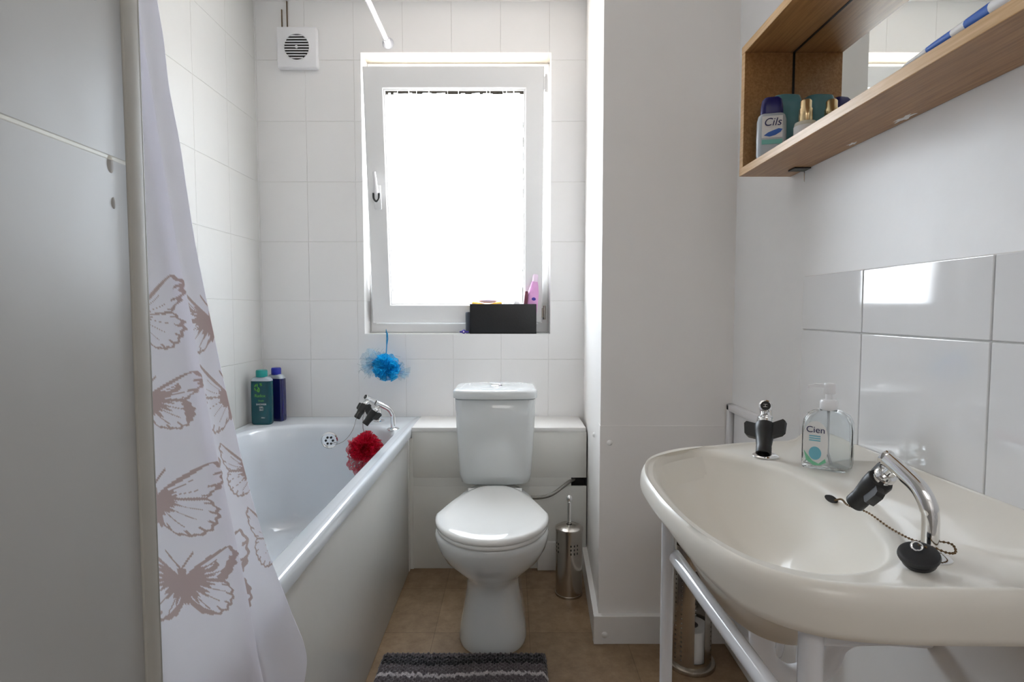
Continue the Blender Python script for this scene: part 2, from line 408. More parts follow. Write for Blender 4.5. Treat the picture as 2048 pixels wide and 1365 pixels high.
# glazing bead, standing slightly back
bars(bm, SX0+.066, SX1-.062, .064, SH-.070, .008, .04, .022, .022, .022, .022, .003)
sash = sash_part('sash', bm, M['upvc'], win, ang=25)
GX0, GX1, GZ0, GZ1 = SX0+.087, SX1-.083, .086, SH-.092
bm = BM(); add_box(bm, (GX0-.01, .022, GZ0-.01), (GX1+.01, .028, GZ1+.01)); sash_part('window_pane', bm, M['pane'], sash, smooth=False)
# mouldy gasket, ragged, along the top and partly down the sides
bm = BM(); random.seed(8)
x = GX0
while x < GX1:
    l = random.uniform(.006, .03); h = random.uniform(.006, .013)
    add_box(bm, (x, .018, GZ1-h), (min(x+l, GX1), .021, GZ1+.001)); x += l*random.choice((.8, 1, 1, 1.1))
z = GZ0
while z < GZ1:
    l = random.uniform(.01, .05)
    add_box(bm, (GX1-random.uniform(.0015, .0045), .018, z), (GX1, .021, min(z+l, GZ1))); z += l*random.choice((.9, 1, 1.8))
z = GZ0
while z < GZ1:
    l = random.uniform(.01, .04)
    add_box(bm, (GX0, .018, z), (GX0+random.uniform(.001, .003), .021, min(z+l, GZ1))); z += l*random.choice((1.2, 1.6, 3))
sash_part('gasket', bm, M['dirt'], sash, smooth=False)
bm = BM(); add_box(bm, (SX0+.030, -.009, .485), (SX0+.060, .001, .585), .004)
lathe(bm, [(.010, 0), (.010, -.022), (.006, -.026)], 20, (SX0+.046, -.006, .545), Matrix.Rotation(-PI/2, 3, 'X') @ Matrix.Diagonal((1, 1, 1)))
hp = sash_part('handle_plate', bm, M['upvc'], sash)
bm = BM(); tube(bm, [(SX0+.046, -.03, .53), (SX0+.046, -.034, .55), (SX0+.044, -.034, .59), (SX0+.040, -.032, .635)], [.009, .009, .0075, .006], 12)
sash_part('handle_lever', bm, M['white_pl'], sash)
bm = BM(); tube(bm, catmull([(SX0+.034, -.036, .550), (SX0+.035, -.038, .528), (SX0+.046, -.040, .516), (SX0+.057, -.038, .528), (SX0+.058, -.036, .550)], 6), .0042, 8)
sash_part('handle_catch', bm, M['rubber'], sash, label='dark grey catch below the lever')
for z0_, z1_ in ((SH-.10, SH-.03), (.015, .075)):
    bm = BM(); tube(bm, [(SX1+.010, .004, z0_), (SX1+.010, .004, z1_)], .006, 12); add_box(bm, (SX1-.002, .0, z0_+.01), (SX1+.010, .012, z1_-.01))
    sash_part('hinge', bm, M['upvc'] if z0_ > .5 else M['steel'], sash)

# ------------------------------------------------------------------ bathtub
bt = thing('bathtub', 'white built-in bathtub with hardboard side panel below the window', 'bathtub', (-.735, 1.48, 0))
ox0, ox1, oy0, oy1 = XL+.001, -.393, .60, YB-.001
ocx, ocy, ohx, ohy = (ox0+ox1)/2, (oy0+oy1)/2, (ox1-ox0)/2, (oy1-oy0)/2
def orng(ins, z): return rrect(ocx, ocy, ohx-ins, ohy-ins, max(.012-ins*.3, .004), z, 8, 8)
def irng(x0, x1, y0, y1, r_, z): return rrect((x0+x1)/2, (y0+y1)/2, (x1-x0)/2, (y1-y0)/2, r_, z, 8, 8)
RZ = .563
rings = [orng(.02, RZ-.034), orng(.0, RZ-.034), orng(0, RZ-.008), orng(.003, RZ-.002), orng(.009, RZ), orng(.018, RZ-.001), orng(.024, RZ-.003),
         irng(-1.035, -.437, .74, 2.215, .20, RZ-.003), irng(-1.03, -.442, .745, 2.208, .20, RZ-.006), irng(-1.024, -.449, .755, 2.200, .20, RZ-.018),
         irng(-1.012, -.458, .78, 2.192, .20, RZ-.06), irng(-.99, -.478, .86, 2.178, .19, .35), irng(-.965, -.505, .98, 2.155, .17, .22),
         irng(-.94, -.53, 1.06, 2.13, .14, .175), irng(-.88, -.59, 1.14, 2.05, .10, .158), irng(-.80, -.67, 1.3, 1.9, .06, .155)]
bm = BM(); loft(bm, rings, False, True); part('tub', bm, M['bath'], bt, ang=60)
bm = BM(); add_box(bm, (-.422, YN+.003, .001), (-.402, 2.095, RZ-.03), .003); part('side_panel', bm, M['bath_panel'], bt)
bm = BM(); add_box(bm, (-.424, 2.0955, .001), (-.400, 2.1185, RZ-.034), .002); part('panel_trim', bm, M['skirt'], bt)
ovc = Vector((-.735, 2.192, .498)); OM = Matrix.Rotation(PI/2, 3, 'X')
bm = BM(); lathe(bm, [(.034, -.004), (.034, .003), (.030, .006), (.027, .004), (.012, .0045), (0, .005)], 36, ovc, OM)
ov = part('overflow_plate', bm, M['chrome'], bt)
bm = BM()
for k in range(6): lathe(bm, [(.0045, .0), (.0045, .0062)], 12, ovc+Vector((.014*math.cos(k*PI/3), 0, .014*math.sin(k*PI/3))), OM)
part('overflow_holes', bm, M['dark'], ov)

# boxing for the pipes behind the toilet
pb = thing('pipe_boxing', 'low white painted pipe boxing running behind the toilet', 'pipe boxing', (-.05, 2.24, 0))
bm = BM(); add_box(bm, (-.392, 2.121, RZ-.015), (.288, YB-.001, RZ+.002), .002); part('shelf_top', bm, M['skirt'], pb)
bm = BM(); add_box(bm, (-.392, 2.124, .001), (.2925, 2.134, .332), .0015); add_box(bm, (-.392, 2.124, .332), (.232, 2.134, .366), .0); add_box(bm, (-.4005, 2.1195, .001), (-.388, 2.130, RZ-.040)); add_box(bm, (-.392, 2.124, .366), (.2915, 2.134, RZ-.015), .0015)
part('front_board', bm, M['boxing'], pb)
bm = BM(); add_box(bm, (.18, 2.150, .001), (.285, 2.155, RZ-.02)); part('recess_shade', bm, M['dark'], pb, label='black panel painted as the shade behind the hose cut-out')  # black panel colours in the shade of the hollow boxing
bm = BM(); add_box(bm, (.10, 2.105, .001), (.277, 2.123, .115), .003); part('skirting_strip', bm, M['skirt'], pb)

# ------------------------------------------------------------------ tap builder (reverse-pressure tap with black nozzle)
NZ = Vector((.65, 0, -.76)).normalized(); WV = Vector((.76, 0, .65)).normalized()
def make_tap(label, loc, direction, wing, group=None, mark='H', name='basin_tap', sc_=1.0):
    rz = math.atan2(direction[1], direction[0])
    t_ = thing(name, label, 'tap', loc, rz, group); t_.scale = (sc_,)*3
    bm = BM(); lathe(bm, [(.024, 0), (.024, .002), (.020, .005), (.012, .008)], 32); part('flange', bm, M['chrome'], t_, True)
    bm = BM(); path = catmull([(0, 0, .004), (0, 0, .035), (.002, 0, .058), (.014, 0, .079), (.034, 0, .093), (.062, 0, .108)], 8)
    tube(bm, path, [.0095 if i < 16 else .0105 for i in range(len(path))], 20); part('spout_pipe', bm, M['chrome'], t_, True)
    ed = Vector((.88, 0, .47)).normalized(); R3 = ed.to_track_quat('Z', 'Y').to_matrix()
    e = Vector((.062, 0, .108))
    bm = BM(); lathe(bm, [(.0105, -.001), (.0115, .001), (.0115, .004), (.0088, .0055), (.0088, .0048)], 28, e, R3); bt_ = part('index_ring', bm, M['chrome'], t_, True)
    bm = BM(); lathe(bm, [(.0086, 0), (.0086, .0052)], 24, e, R3); disc = part('index_disc', bm, M['black'], bt_, True, label='black disc with a metal letter')
    text_part('index_letter', mark, .010, Matrix.Translation(e+ed*.0056) @ R3.to_4x4() @ Matrix.Rotation(PI/2, 4, 'Z'), M['chrome'], bt_, .0003)
    QN = NZ.to_track_quat('Z', 'Y').to_matrix(); s0 = Vector((.052, 0, .098))
    bm = BM(); lathe(bm, [(.0085, 0), (.0085, .012), (.0125, .013), (.0135, .016), (.0125, .018), (.0135, .020), (.0125, .0225), (.0135, .030), (.012, .036)], 28, s0, QN)
    part('collar', bm, M['chrome'], t_, True)
    bm = BM(); lathe(bm, [(.0155, .028), (.0170, .031), (.0165, .045), (.0125, .074), (.0130, .075), (.0130, .088), (.0110, .089), (.0100, .080)], 28, s0, QN)
    ax = (Vector((0, 1, 0))*math.cos(wing)+WV*math.sin(wing)).normalized(); th = NZ.cross(ax)
    for s in (-1, 1):
        prof = [(.009, .030), (.032, .022), (.036, .026), (.034, .047), (.029, .052), (.009, .058)]
        loft(bm, [[s0+ax*s*a+NZ*b_+th*k for a, b_ in prof] for k in (-.005, .005)])
    part('nozzle', bm, M['black'], t_, True, label='black two-eared nozzle')
    return t_
make_tap('chrome bath tap with black nozzle, the one nearer the wall', (-.555, 2.275, RZ-.003), (-.62, -.78), 0, 'taps at the end of the bath', 'C', 'bath_tap', 1.0)
make_tap('chrome bath tap with black nozzle on the outer front corner of the bath', (-.462, 2.115, RZ-.003), (-.86, -.5), -.5, 'taps at the end of the bath', 'H', 'bath_tap', 1.0)

def bead_chain(name, pts, m_, label, cat, parent=None, r_=.0016, step=.0042):
    P = [Vector(p) for p in catmull(pts, 24)]; bm = BM(); acc = 0; last = P[0]
    for a, c in zip(P, P[1:]):
        acc += (c-a).length
        if acc >= step:
            acc = 0; bmesh.ops.create_icosphere(bm, subdivisions=1, radius=r_, matrix=Matrix.Translation(c))
    tube(bm, P[::3]+[P[-1]], r_*.45, 5)
    o = part(name, bm, m_, parent)
    if parent is None: tag(o, label, cat)
    return o
bead_chain('plug_chain', [(-.725, 2.182, .490), (-.70, 2.17, .488), (-.665, 2.165, .505), (-.635, 2.17, .545), (-.62, 2.18, .60), (-.612, 2.185, .615)], M['chain'], 'thin bead chain looping from the bath overflow to the tap', 'chain')

# ------------------------------------------------------------------ poufs
def make_pouf(name, label, c, rx, rz_, m_, seed, npet=46, droop=None):
    rnd = random.Random(seed); c = Vector(c)
    o = thing(name, label, 'bath sponge', c)
    bm = BM()
    for k in range(npet):
        d = Vector((rnd.gauss(0, 1), rnd.gauss(0, 1), rnd.gauss(0, 1))).normalized()
        q = d.to_track_quat('Z', 'Y').to_matrix() @ Matrix.Rotation(rnd.uniform(0, 6.28), 3, 'Z')
        ln = rnd.uniform(.65, 1.0); wv = rnd.randint(3, 6); ph = rnd.uniform(0, 6.28); am = rnd.uniform(.12, .28); spread = rnd.uniform(.5, 1.15)
        nu, nv = 22, 6; rows = []
        for j in range(nv+1):
            v = j/nv; row = []
            for i in range(nu+1):
                u = (i/nu-.5)*spread*2.4
                rr = ln*v; bend = am*math.sin(wv*u*2.2+ph)*v
                p = Vector((math.sin(u)*rr*.62, bend*rr+.12*math.sin(u*9+ph)*v*v*.5, math.cos(u*.9)*rr))
                p = q @ p
                row.append(c+Vector((p.x*rx, p.y*rx*.85, p.z*rz_)))
            rows.append(row)
        loft(bm, rows, False, False, closed=False)
    part('netting', bm, m_, o, ang=180, recalc=False)
    return o
rp = make_pouf('bath_pouf', 'red mesh bath pouf hanging from the bath tap inside the bath', (-.553, 2.06, .503), .070, .068, M['red_net'], 3)
bm = BM()
for k, (dx, dz, a) in enumerate(((-.055, -.06, .3), (-.03, -.085, -.2), (-.005, -.055, .5), (-.06, .0, .9))):
    rows = [[Vector((-.545+dx+(i/16-.5)*.05*math.cos(a)+.006*math.sin(j*1.3), 2.05+.009*math.sin(i*1.2+k+j*.3), .50+dz+.03-j*.009+.004*math.sin(i*.8))) for i in range(17)] for j in range(7)]
    loft(bm, rows, False, False, closed=False)
part('loose_netting', bm, M['red_net'], rp, ang=180, recalc=False)
bm = BM(); tube(bm, [(-.590, 2.195, .625), (-.588, 2.15, .60), (-.572, 2.09, .57), (-.56, 2.075, .54)], .0012, 6); part('hanging_cord', bm, M['red_cord'], rp)
bp = make_pouf('bath_pouf', 'blue mesh bath pouf hanging by its cord below the window sill', (-.526, 2.285, .782), .070, .062, M['blue_net'], 11)
bm = BM(); rnd = random.Random(5)
for cx_, cz_, sc_x, cnt, a0, a1 in ((-.555, .80, .085, 9, 1.2, 4.3), (-.49, .772, .062, 6, -1.2, 1.2)):
    for k in range(cnt):
        a = rnd.uniform(a0, a1); ln = sc_x*rnd.uniform(.6, 1.05); wd = rnd.uniform(.35, .6); ph = rnd.uniform(0, 6)
        rows = []
        for jj in range(9):
            v = jj/8
            rows.append([Vector((cx_+ln*v*math.cos(a+(u/16-.5)*wd*2.2+v*.35), 2.30+.010*math.sin(u*1.3+ph+v*2)*v, cz_+ln*v*math.sin(a+(u/16-.5)*wd*2.2+v*.35)*.8+.005*math.sin(u+ph))) for u in range(17)])
        loft(bm, rows, False, False, closed=False)
for k in range(26):
    a = rnd.uniform(1.7, 3.6); ln = rnd.uniform(.06, .10); p0 = Vector((-.55, 2.298, .79)); b0 = rnd.uniform(-1, 1)
    tube(bm, catmull([p0+Vector((ln*f*math.cos(a+b0*f*1.4), .01*math.sin(f*5), ln*f*math.sin(a+b0*f*1.4)*.8)) for f in (0, .3, .6, .85, 1)], 5), .0006, 4)
part('loose_netting', bm, M['blue_wisp'], bp, ang=180, recalc=False, label='paler wispy strands of netting')
bm = BM(); tube(bm, [(-.538, 2.35, .925), (-.539, 2.355, .94), (-.536, 2.352, .925), (-.534, 2.34, .87), (-.532, 2.31, .81)], .0022, 8)
tube(bm, [(-.533, 2.352, .925), (-.530, 2.345, .90), (-.534, 2.34, .87)], .0018, 8); part('hanging_cord', bm, M['blue_cord'], bp)

# ------------------------------------------------------------------ shower gel bottles
def gel_bottle(label, loc, hx, hy, h, liq, cap, rz, printed, group='shower gel bottles on the bath corner'):
    o = thing('shower_gel_bottle', label, 'bottle', loc, rz, group)
    fill = h*.80
    bm = BM(); loft(bm, [rrect(0, 0, hx*s, hy*s, .012, z) for s, z in ((.90, 0), (.97, .004), (1, .012), (1, fill*.6), (.985, fill))]); part('gel_body', bm, liq, o, True)
    bm = BM(); loft(bm, [rrect(0, 0, hx*s, hy*s, min(.012, hx*s*.9), z) for s, z in ((.985, fill), (.97, fill+.006), (.80, fill+.014), (.55, fill+.018))]); part('shoulder', bm, M['clear_grey'], o, True)
    bm = BM(); lathe(bm, [(hx*.52, fill+.016), (hx*.54, fill+.018), (hx*.54, h-.004), (hx*.48, h)], 24); part('cap', bm, cap, o, True)
    if printed:
        T = Matrix.Translation((.000, -hy-.0004, 0)) @ FACE_CAM
        text_part('brand_print', 'Radox', .017, Matrix.Translation((0, 0, .117)) @ T, M['green'], o, .0003)
        text_part('small_print', 'fresh', .011, Matrix.Translation((.004, 0, .097)) @ T, M['green'], o, .0003)
        for z, s_ in ((.082, 'SHOWER'), (.070, 'GEL'), (.060, '2in1')): text_part('small_print', s_, .010, Matrix.Translation((.004, 0, z)) @ T, M['lightprint'], o, .0003)
        text_part('small_print', '250ml', .006, Matrix.Translation((.010, 0, .028)) @ T, M['lightprint'], o, .0003)
        bm = BM(); rnd = random.Random(2)
        for k in range(9):
            x, z = rnd.uniform(-.02, .005), rnd.uniform(.125, .165)
            q = Matrix.Rotation(rnd.uniform(-1, 1), 3, 'Y')
            loft(bm, [[Vector((x, -hy-.0004-e, z))+q @ Vector((.0025*math.cos(a), 0, .007*math.sin(a))) for a in [i*PI/4 for i in range(8)]] for e in (0, .0004)])
        part('leaf_print', bm, M['green'], o, True)
    return o
gel_bottle('teal shower gel bottle with green print standing on the bath corner', (-1.013, 2.215, RZ-.002), .041, .019, .220, M['teal_liq'], M['teal_cap'], 0, True)
gel_bottle('dark blue shower gel bottle with blue cap behind the teal one', (-.984, 2.285, RZ-.002), .036, .019, .222, M['navy_liq'], M['blue_cap'], -.15, False)

# ------------------------------------------------------------------ toilet
TX = -.060
to = thing('toilet', 'white close-coupled toilet with closed lid against the pipe boxing', 'toilet', (TX, 1.80, 0))
def egg(hw, yf, yb, z, e=2.0, yw=None, bk=1.0, n=56):
    """egg outline: widest at yw, elliptical front, squarer back scaled by bk"""
    yw = yw if yw is not None else yf+(yb-yf)*.45; o = []
    for i in range(n):
        a = 2*PI*i/n; c, s = math.cos(a), math.sin(a)
        if s < 0: o.append(Vector((TX+hw*math.copysign(abs(c)**(2/e), c), yw+(yw-yf)*(-abs(s)**(2/e)), z)))
        else:
            ee = 3.2; yy = abs(s)**(2/ee); xx = hw*math.copysign(abs(c)**(2/ee), c)
            o.append(Vector((TX+xx*(1-(1-bk)*yy), yw+(yb-yw)*yy, z)))
    return o
bm = BM()
sec = [(0, 1.572, 2.06, .105), (.012, 1.570, 2.06, .107), (.05, 1.572, 2.055, .101), (.11, 1.578, 2.05, .090), (.165, 1.580, 2.05, .083), (.195, 1.572, 2.05, .084), (.215, 1.556, 2.05, .096),
       (.245, 1.525, 2.05, .124), (.28, 1.492, 2.05, .149), (.315, 1.470, 2.05, .163), (.345, 1.458, 2.05, .169), (.362, 1.455, 2.05, .170), (.370, 1.462, 2.045, .166)]
loft(bm, [egg(hw, yf, yb, z, 2.0 if z > .2 else 2.4, yw=yf+(.17 if z > .2 else .13), bk=.72 if z > .2 else .95) for z, yf, yb, hw in sec])
part('pan', bm, M['china'], to, ang=70)
bm = BM(); loft(bm, [egg(.168*s, 1.446+d, 1.91, z, yw=1.645, bk=.56) for s, z, d in ((.98, .371, .004), (1, .373, .001), (1.0, .381, 0), (.985, .384, .003))]); part('seat', bm, M['seat'], to, ang=60)
bm = BM(); loft(bm, [egg(.172*s, 1.441+d, 1.912-d*.3, z, yw=1.645, bk=.56) for s, z, d in ((.985, .3865, .003), (1, .389, .0), (1.0, .396, 0), (.985, .4015, .003), (.95, .4045, .010), (.8, .4075, .045), (.5, .409, .10), (.15, .4095, .17))])
part('seat_lid', bm, M['seat'], to, ang=70)
for s in (-1, 1):
    bm = BM(); tube(bm, [(TX+s*.065, 1.915, .385), (TX+s*.095, 1.915, .385)], .008, 14); part('hinge', bm, M['seat'], to)
CYB = 2.1185
def cis(hw, yf, z, r_=.03): return rrect(TX, (yf+CYB)/2, hw, (CYB-yf)/2, r_, z, 8, 8)
def bulge(ring, yf, amt, hw):
    for p in ring:
        f = max(0, (CYB-p.y)/(CYB-yf)); p.y -= amt*f*max(0, 1-((p.x-TX)/hw)**2)
    return ring
bm = BM()
loft(bm, [bulge(cis(hw, yf, z, r_), yf, .018, hw) for hw, yf, z, r_ in ((.085, 1.99, .389, .02), (.112, 1.965, .392, .025), (.124, 1.952, .400, .028), (.130, 1.945, .43, .028), (.136, 1.938, .52, .028), (.141, 1.933, .62, .028), (.144, 1.93, .705, .028), (.140, 1.934, .708, .028))])
part('cistern', bm, M['china'], to, ang=60)
bm = BM()
loft(bm, [bulge(cis(hw, yf, z, r_), yf, .022, hw) for hw, yf, z, r_ in ((.142, 1.93, .709, .03), (.149, 1.921, .711, .032), (.150, 1.920, .716, .032), (.150, 1.920, .733, .032), (.147, 1.924, .739, .032), (.140, 1.934, .742, .03), (.10, 1.97, .744, .03))])
ld = part('cistern_lid', bm, M['china'], to, ang=60)
bm = BM(); lathe(bm, [(.024, .743), (.024, .746), (.020, .748), (.0185, .747), (.004, .750), (0, .750)], 32, (TX+.002, 2.02, 0)); part('flush_button', bm, M['chrome'], to)
bm = BM(); path = catmull([(TX+.10, 2.06, .31), (.10, 2.07, .305), (.15, 2.075, .315), (.195, 2.09, .34), (.225, 2.12, .352), (.245, 2.145, .352)], 10)
tube(bm, path, .0068, 12)
fh = part('water_hose', bm, M['hose']); tag(fh, 'grey flexible water hose from the boxing cut-out to the toilet', 'hose')

# toilet brush and its holder
HB = Vector((.205, 1.935, 0))
th_ = thing('toilet_brush_holder', 'brushed steel toilet brush holder with square holes by the column', 'brush holder', HB)
def perforated(bm, c, r_, zs, nseg, hole):
    rows = [[bm.verts.new((c.x+r_*math.cos(2*PI*i/nseg), c.y+r_*math.sin(2*PI*i/nseg), z)) for i in range(nseg)] for z in zs]
    for j in range(len(zs)-1):
        for i in range(nseg):
            if hole(i, j): continue
            k = (i+1) % nseg; bm.faces.new((rows[j][i], rows[j][k], rows[j+1][k], rows[j+1][i]))
    return rows
zs = [.006, .16, .168, .175, .182, .189, .196, .203, .236]
bm = BM(); perforated(bm, HB, .0475, zs, 72, lambda i, j: (j in (1, 3, 5)) and i % 9 in (0, 3, 6) and (i+0) % 18 < 9)
perforated(bm, HB, .0462, zs, 72, lambda i, j: (j in (1, 3, 5)) and i % 9 in (0, 3, 6) and (i+0) % 18 < 9)
part('canister', bm, M['steel'], th_, recalc=False)
bm = BM(); lathe(bm, [(.049, 0), (.049, .008), (.046, .010)], 48, HB); part('base_ring', bm, M['steel'], th_)
bm = BM(); lathe(bm, [(.049, .234), (.050, .238), (.049, .245), (.036, .252), (.012, .255), (.010, .255)], 48, HB, cap0=False, cap1=False); part('lid', bm, M['steel'], th_)
bm = BM(); lathe(bm, [(.043, .008), (.043, .22)], 32, HB); part('shade_core', bm, M['dark'], th_, label='near-black cylinder painted as the shade seen through the holes')  # added core, its near-black colour imitates the shaded inside of the holder
tb = thing('toilet_brush', 'chrome ball-topped handle of the brush standing in the steel holder', 'toilet brush', (HB.x, HB.y, .256))
bm = BM(); lathe(bm, [(.0065, .256), (.0065, .335), (.0045, .337), (.009, .341), (.0105, .349), (.009, .356), (.004, .360), (0, .361)], 24, (HB.x, HB.y, 0)); part('handle', bm, M['chrome'], tb)

# screw caps on the column and a knob on the skirting
def dome(label, loc, r_, q, m_):
    bm = BM(); lathe(bm, [(r_, 0), (r_*.95, r_*.3), (r_*.6, r_*.62), (0, r_*.72)], 20, (0, 0, 0), q)
    o = part('screw_cap', bm, m_); o.location = loc; tag(o, label, 'screw cap', 'white screw caps round the column')
QY = Matrix.Rotation(PI/2, 3, 'X'); QX = Matrix.Rotation(-PI/2, 3, 'Y')
dome('white domed screw cap on the column front just below the seam', (.296, YC-.0022, .620), .0085, QY, M['skirt'])
dome('white domed screw cap on the narrow side face of the column', (.2725, 1.80, .610), .0085, QX, M['skirt'])
dome('white domed screw cap on the skirting board below the column', (.283, YC-.02, .030), .0095, QY, M['skirt'])

# ------------------------------------------------------------------ bath mat
MX0, MX1, MY0, MY1 = -.378, .10, .95, 1.562
nx, ny = 200, 250
xs = np.linspace(0, 1, nx); ys = np.linspace(0, 1, ny)
rng = np.random.default_rng(5)
U, V = np.meshgrid(xs, ys)
X = MX0+U*(MX1-MX0); Y = MY0+V*(MY1-MY0)
wob = .004*np.sin(U*9+1)+.0025*np.sin(U*80)+.002*np.sin(U*143+2)+.006*np.clip(U-.35, 0, .2)*5
D = MY1-Y+wob-.004
pal = {'g': (.085, .072, .078), 'k': (.006, .006, .008), 'w': (.42, .39, .40), 'd': (.045, .040, .048)}
seq = [(.022, 'g'), (.010, 'k'), (.007, 'd'), (.022, 'k'), (.036, 'g'), (.014, 'w'), (.04, 'g'), (.03, 'k'), (.02, 'd'), (.012, 'w'), (.05, 'g')]
seqs = seq*4
colr = np.zeros((ny, nx, 4)); colr[..., 3] = 1; colr[..., :3] = pal['g']; acc = 0
for wd, c in seqs:
    mk = (D >= acc) & (D < acc+wd); colr[mk, :3] = pal[c]; acc += wd
pile = rng.random((ny, nx)); colr[..., :3] *= (.65+.7*pile)[..., None]
edge = np.minimum(np.minimum(U, 1-U)*(MX1-MX0), np.minimum(V, 1-V)*(MY1-MY0))
Z = .004+.016*np.clip(edge/.012, 0, 1)**.5+.005*pile*np.clip(edge/.006, 0, 1)+.003*np.sin(X*420)*np.sin(Y*420)
X = X+rng.normal(0, .0009, X.shape); Y = Y+rng.normal(0, .0009, Y.shape)
me = bpy.data.meshes.new('bath_mat')
idx = np.arange(nx*ny).reshape(ny, nx)
F = np.stack([idx[:-1, :-1], idx[:-1, 1:], idx[1:, 1:], idx[1:, :-1]], -1).reshape(-1, 4)
def grid_mesh(name, P, F, C, m_):
    me = bpy.data.meshes.new(name)
    me.vertices.add(len(P)); me.vertices.foreach_set('co', P.astype(np.float32).ravel())
    me.loops.add(F.size); me.loops.foreach_set('vertex_index', F.astype(np.int32).ravel())
    me.polygons.add(len(F)); me.polygons.foreach_set('loop_start', np.arange(0, F.size, 4, dtype=np.int32))
    me.update(calc_edges=True)
    a = me.color_attributes.new('Col', 'FLOAT_COLOR', 'POINT'); a.data.foreach_set('color', C.astype(np.float32).ravel())
    me.polygons.foreach_set('use_smooth', [True]*len(F)); me.materials.append(m_)
    return me
me = grid_mesh('bath_mat', np.stack([X, Y, Z], -1).reshape(-1, 3), F, colr.reshape(-1, 4), attr_mat('tufted_mat', .95, .3))
mo = bpy.data.objects.new('bath_mat', me); COL.objects.link(mo); tag(mo, 'grey and black striped bath mat with white lines in front of the toilet', 'bath mat')

# ------------------------------------------------------------------ shower curtain and rod
def butterfly(A, B, cx, cy, s, sb=None, sh=0, mirror=1, rot=0, fill=.5, seed=0, both=False):
    """coverage 0..1 of a printed butterfly at fabric coordinates (A across, B up)"""
    a = (A-cx)/s; b_ = (B-cy-sh*(A-cx))/(sb or s)
    c, sn = math.cos(rot), math.sin(rot); x = (a*c+b_*sn)*mirror; y = -a*sn+b_*c
    if both: x = np.abs(x)
    cov = np.zeros_like(x); r0 = np.hypot(x, y); th = np.arctan2(y, np.maximum(x, 1e-6)); right = x > 0
    # wing boundary radius as a function of angle: long upper wing, round lower wing with a notch between
    k = np.array([-1.75, -1.5, -1.25, -1.0, -.75, -.5, -.28, -.12, -.02, .08, .25, .45, .60, .72, .80, .90])
    v = np.array([.0, .45, .80, .97, 1.02, 1.0, .93, .82, .76, .83, .98, 1.12, 1.24, 1.20, .75, .0])
    R = np.interp(th, k, v, left=0, right=0)*(1+.02*np.sin(th*38))
    ins = (r0 < R) & right
    edge_d = R-r0
    outline = ins & (edge_d < .035+.03*fill)
    front = ins & (th > .70) & (r0 < 1.25)
    veins = ins & (np.abs(np.sin(th*9.5+.4+.6*np.sin(r0*4)))**1 < (.05+.10*fill)/(r0+.15)) & (r0 > .28) & (r0 < .62+.2*fill)
    teeth = ins & (edge_d < .17) & (np.sin(th*27) > .80)
    rnd_ = .5+.5*np.sin(th*23+seed)*np.cos(th*9+seed*2)
    blotch = ins & (r0 < .22+.34*fill*rnd_+.12*fill)
    band = ins & (edge_d < .06+.26*fill*np.clip(np.sin(th*4+seed), 0, 1)*(fill > .55)) 
    mid = ins & (np.abs(th+.04) < .03+.05*fill) & (r0 > .2)
    bar = ins & (fill > .6) & (np.abs(th-.50-.1*np.sin(r0*9)) < .09) & (r0 > .25) & (r0 < .75)
    body = (np.abs(x) < .075) & (y < .22) & (y > -.50-.05*np.sin(x*60))
    ant = (np.abs(y-.2-1.6*np.abs(x)) < .03) & (x > 0) & (x < .24)
    for q in (outline, front, veins, teeth, blotch, band, mid, bar, body, ant): cov[q] = 1
    return cov
# image rows measured on the photograph's curtain -> (height z, Y of the fold edge, Y of the free edge)
XC_T, XC_B = -.505, -.372
def xc(z):
    f = min(1, max(0, (z-.52)/(2.13-.52))); return XC_B+(XC_T-XC_B)*f**1.0
rows_px = [(0, 287, 351), (100, 298, 365), (180, 311, 370), (300, 324, 390), (400, 339, 401), (500, 351, 414), (627, 373, 436), (754, 392, 459), (880, 412, 484),
           (1022, 439, 511), (1125, 457, 535), (1180, 466, 555), (1240, 475, 577), (1300, 484, 600), (1340, 490, 607), (1365, 493, 603), (1500, 520, 575)]
def solve(px, py):
    z = 1.0
    for _ in range(30):
        X_ = xc(z); d = X_*1100/(px-1026); z = 1.02-(py-622)*d/1100
    return d, z
tab = []
for py, fx, rx in rows_px:
    dr, zr = solve(rx, py); df, zf = solve(fx, py); tab.append((zr, dr, zf, df))
tab = np.array(tab)
zr_, dr_ = tab[::-1, 0], tab[::-1, 1]; zf_, df_ = tab[::-1, 2], tab[::-1, 3]
NZc, NUa, NUb = 1300, 170, 170
zz = np.linspace(2.10, .16, NZc)
Yf = np.interp(zz, zf_, df_); Yr = np.interp(zz, zr_, dr_)
top = zz > zr_.max(); Yr[top] = dr_[-1]-(zz[top]-zr_.max())*.03
Yf[zz > zf_.max()] = df_[-1]-(zz[zz > zf_.max()]-zf_.max())*.03
def smooth(a, k=41):
    p = np.pad(a, k//2, mode='edge'); return np.convolve(p, np.ones(k)/k, 'valid')
Yf, Yr = smooth(Yf), smooth(Yr, 25)
Xc = np.array([xc(z) for z in zz]); Xc = smooth(Xc, 61)
Y0 = np.full(NZc, YN+.008)
PX, PY, PA, PN = [], [], [], []
ua = np.linspace(0, 1, NUa); ub = np.linspace(0, 1, NUb)
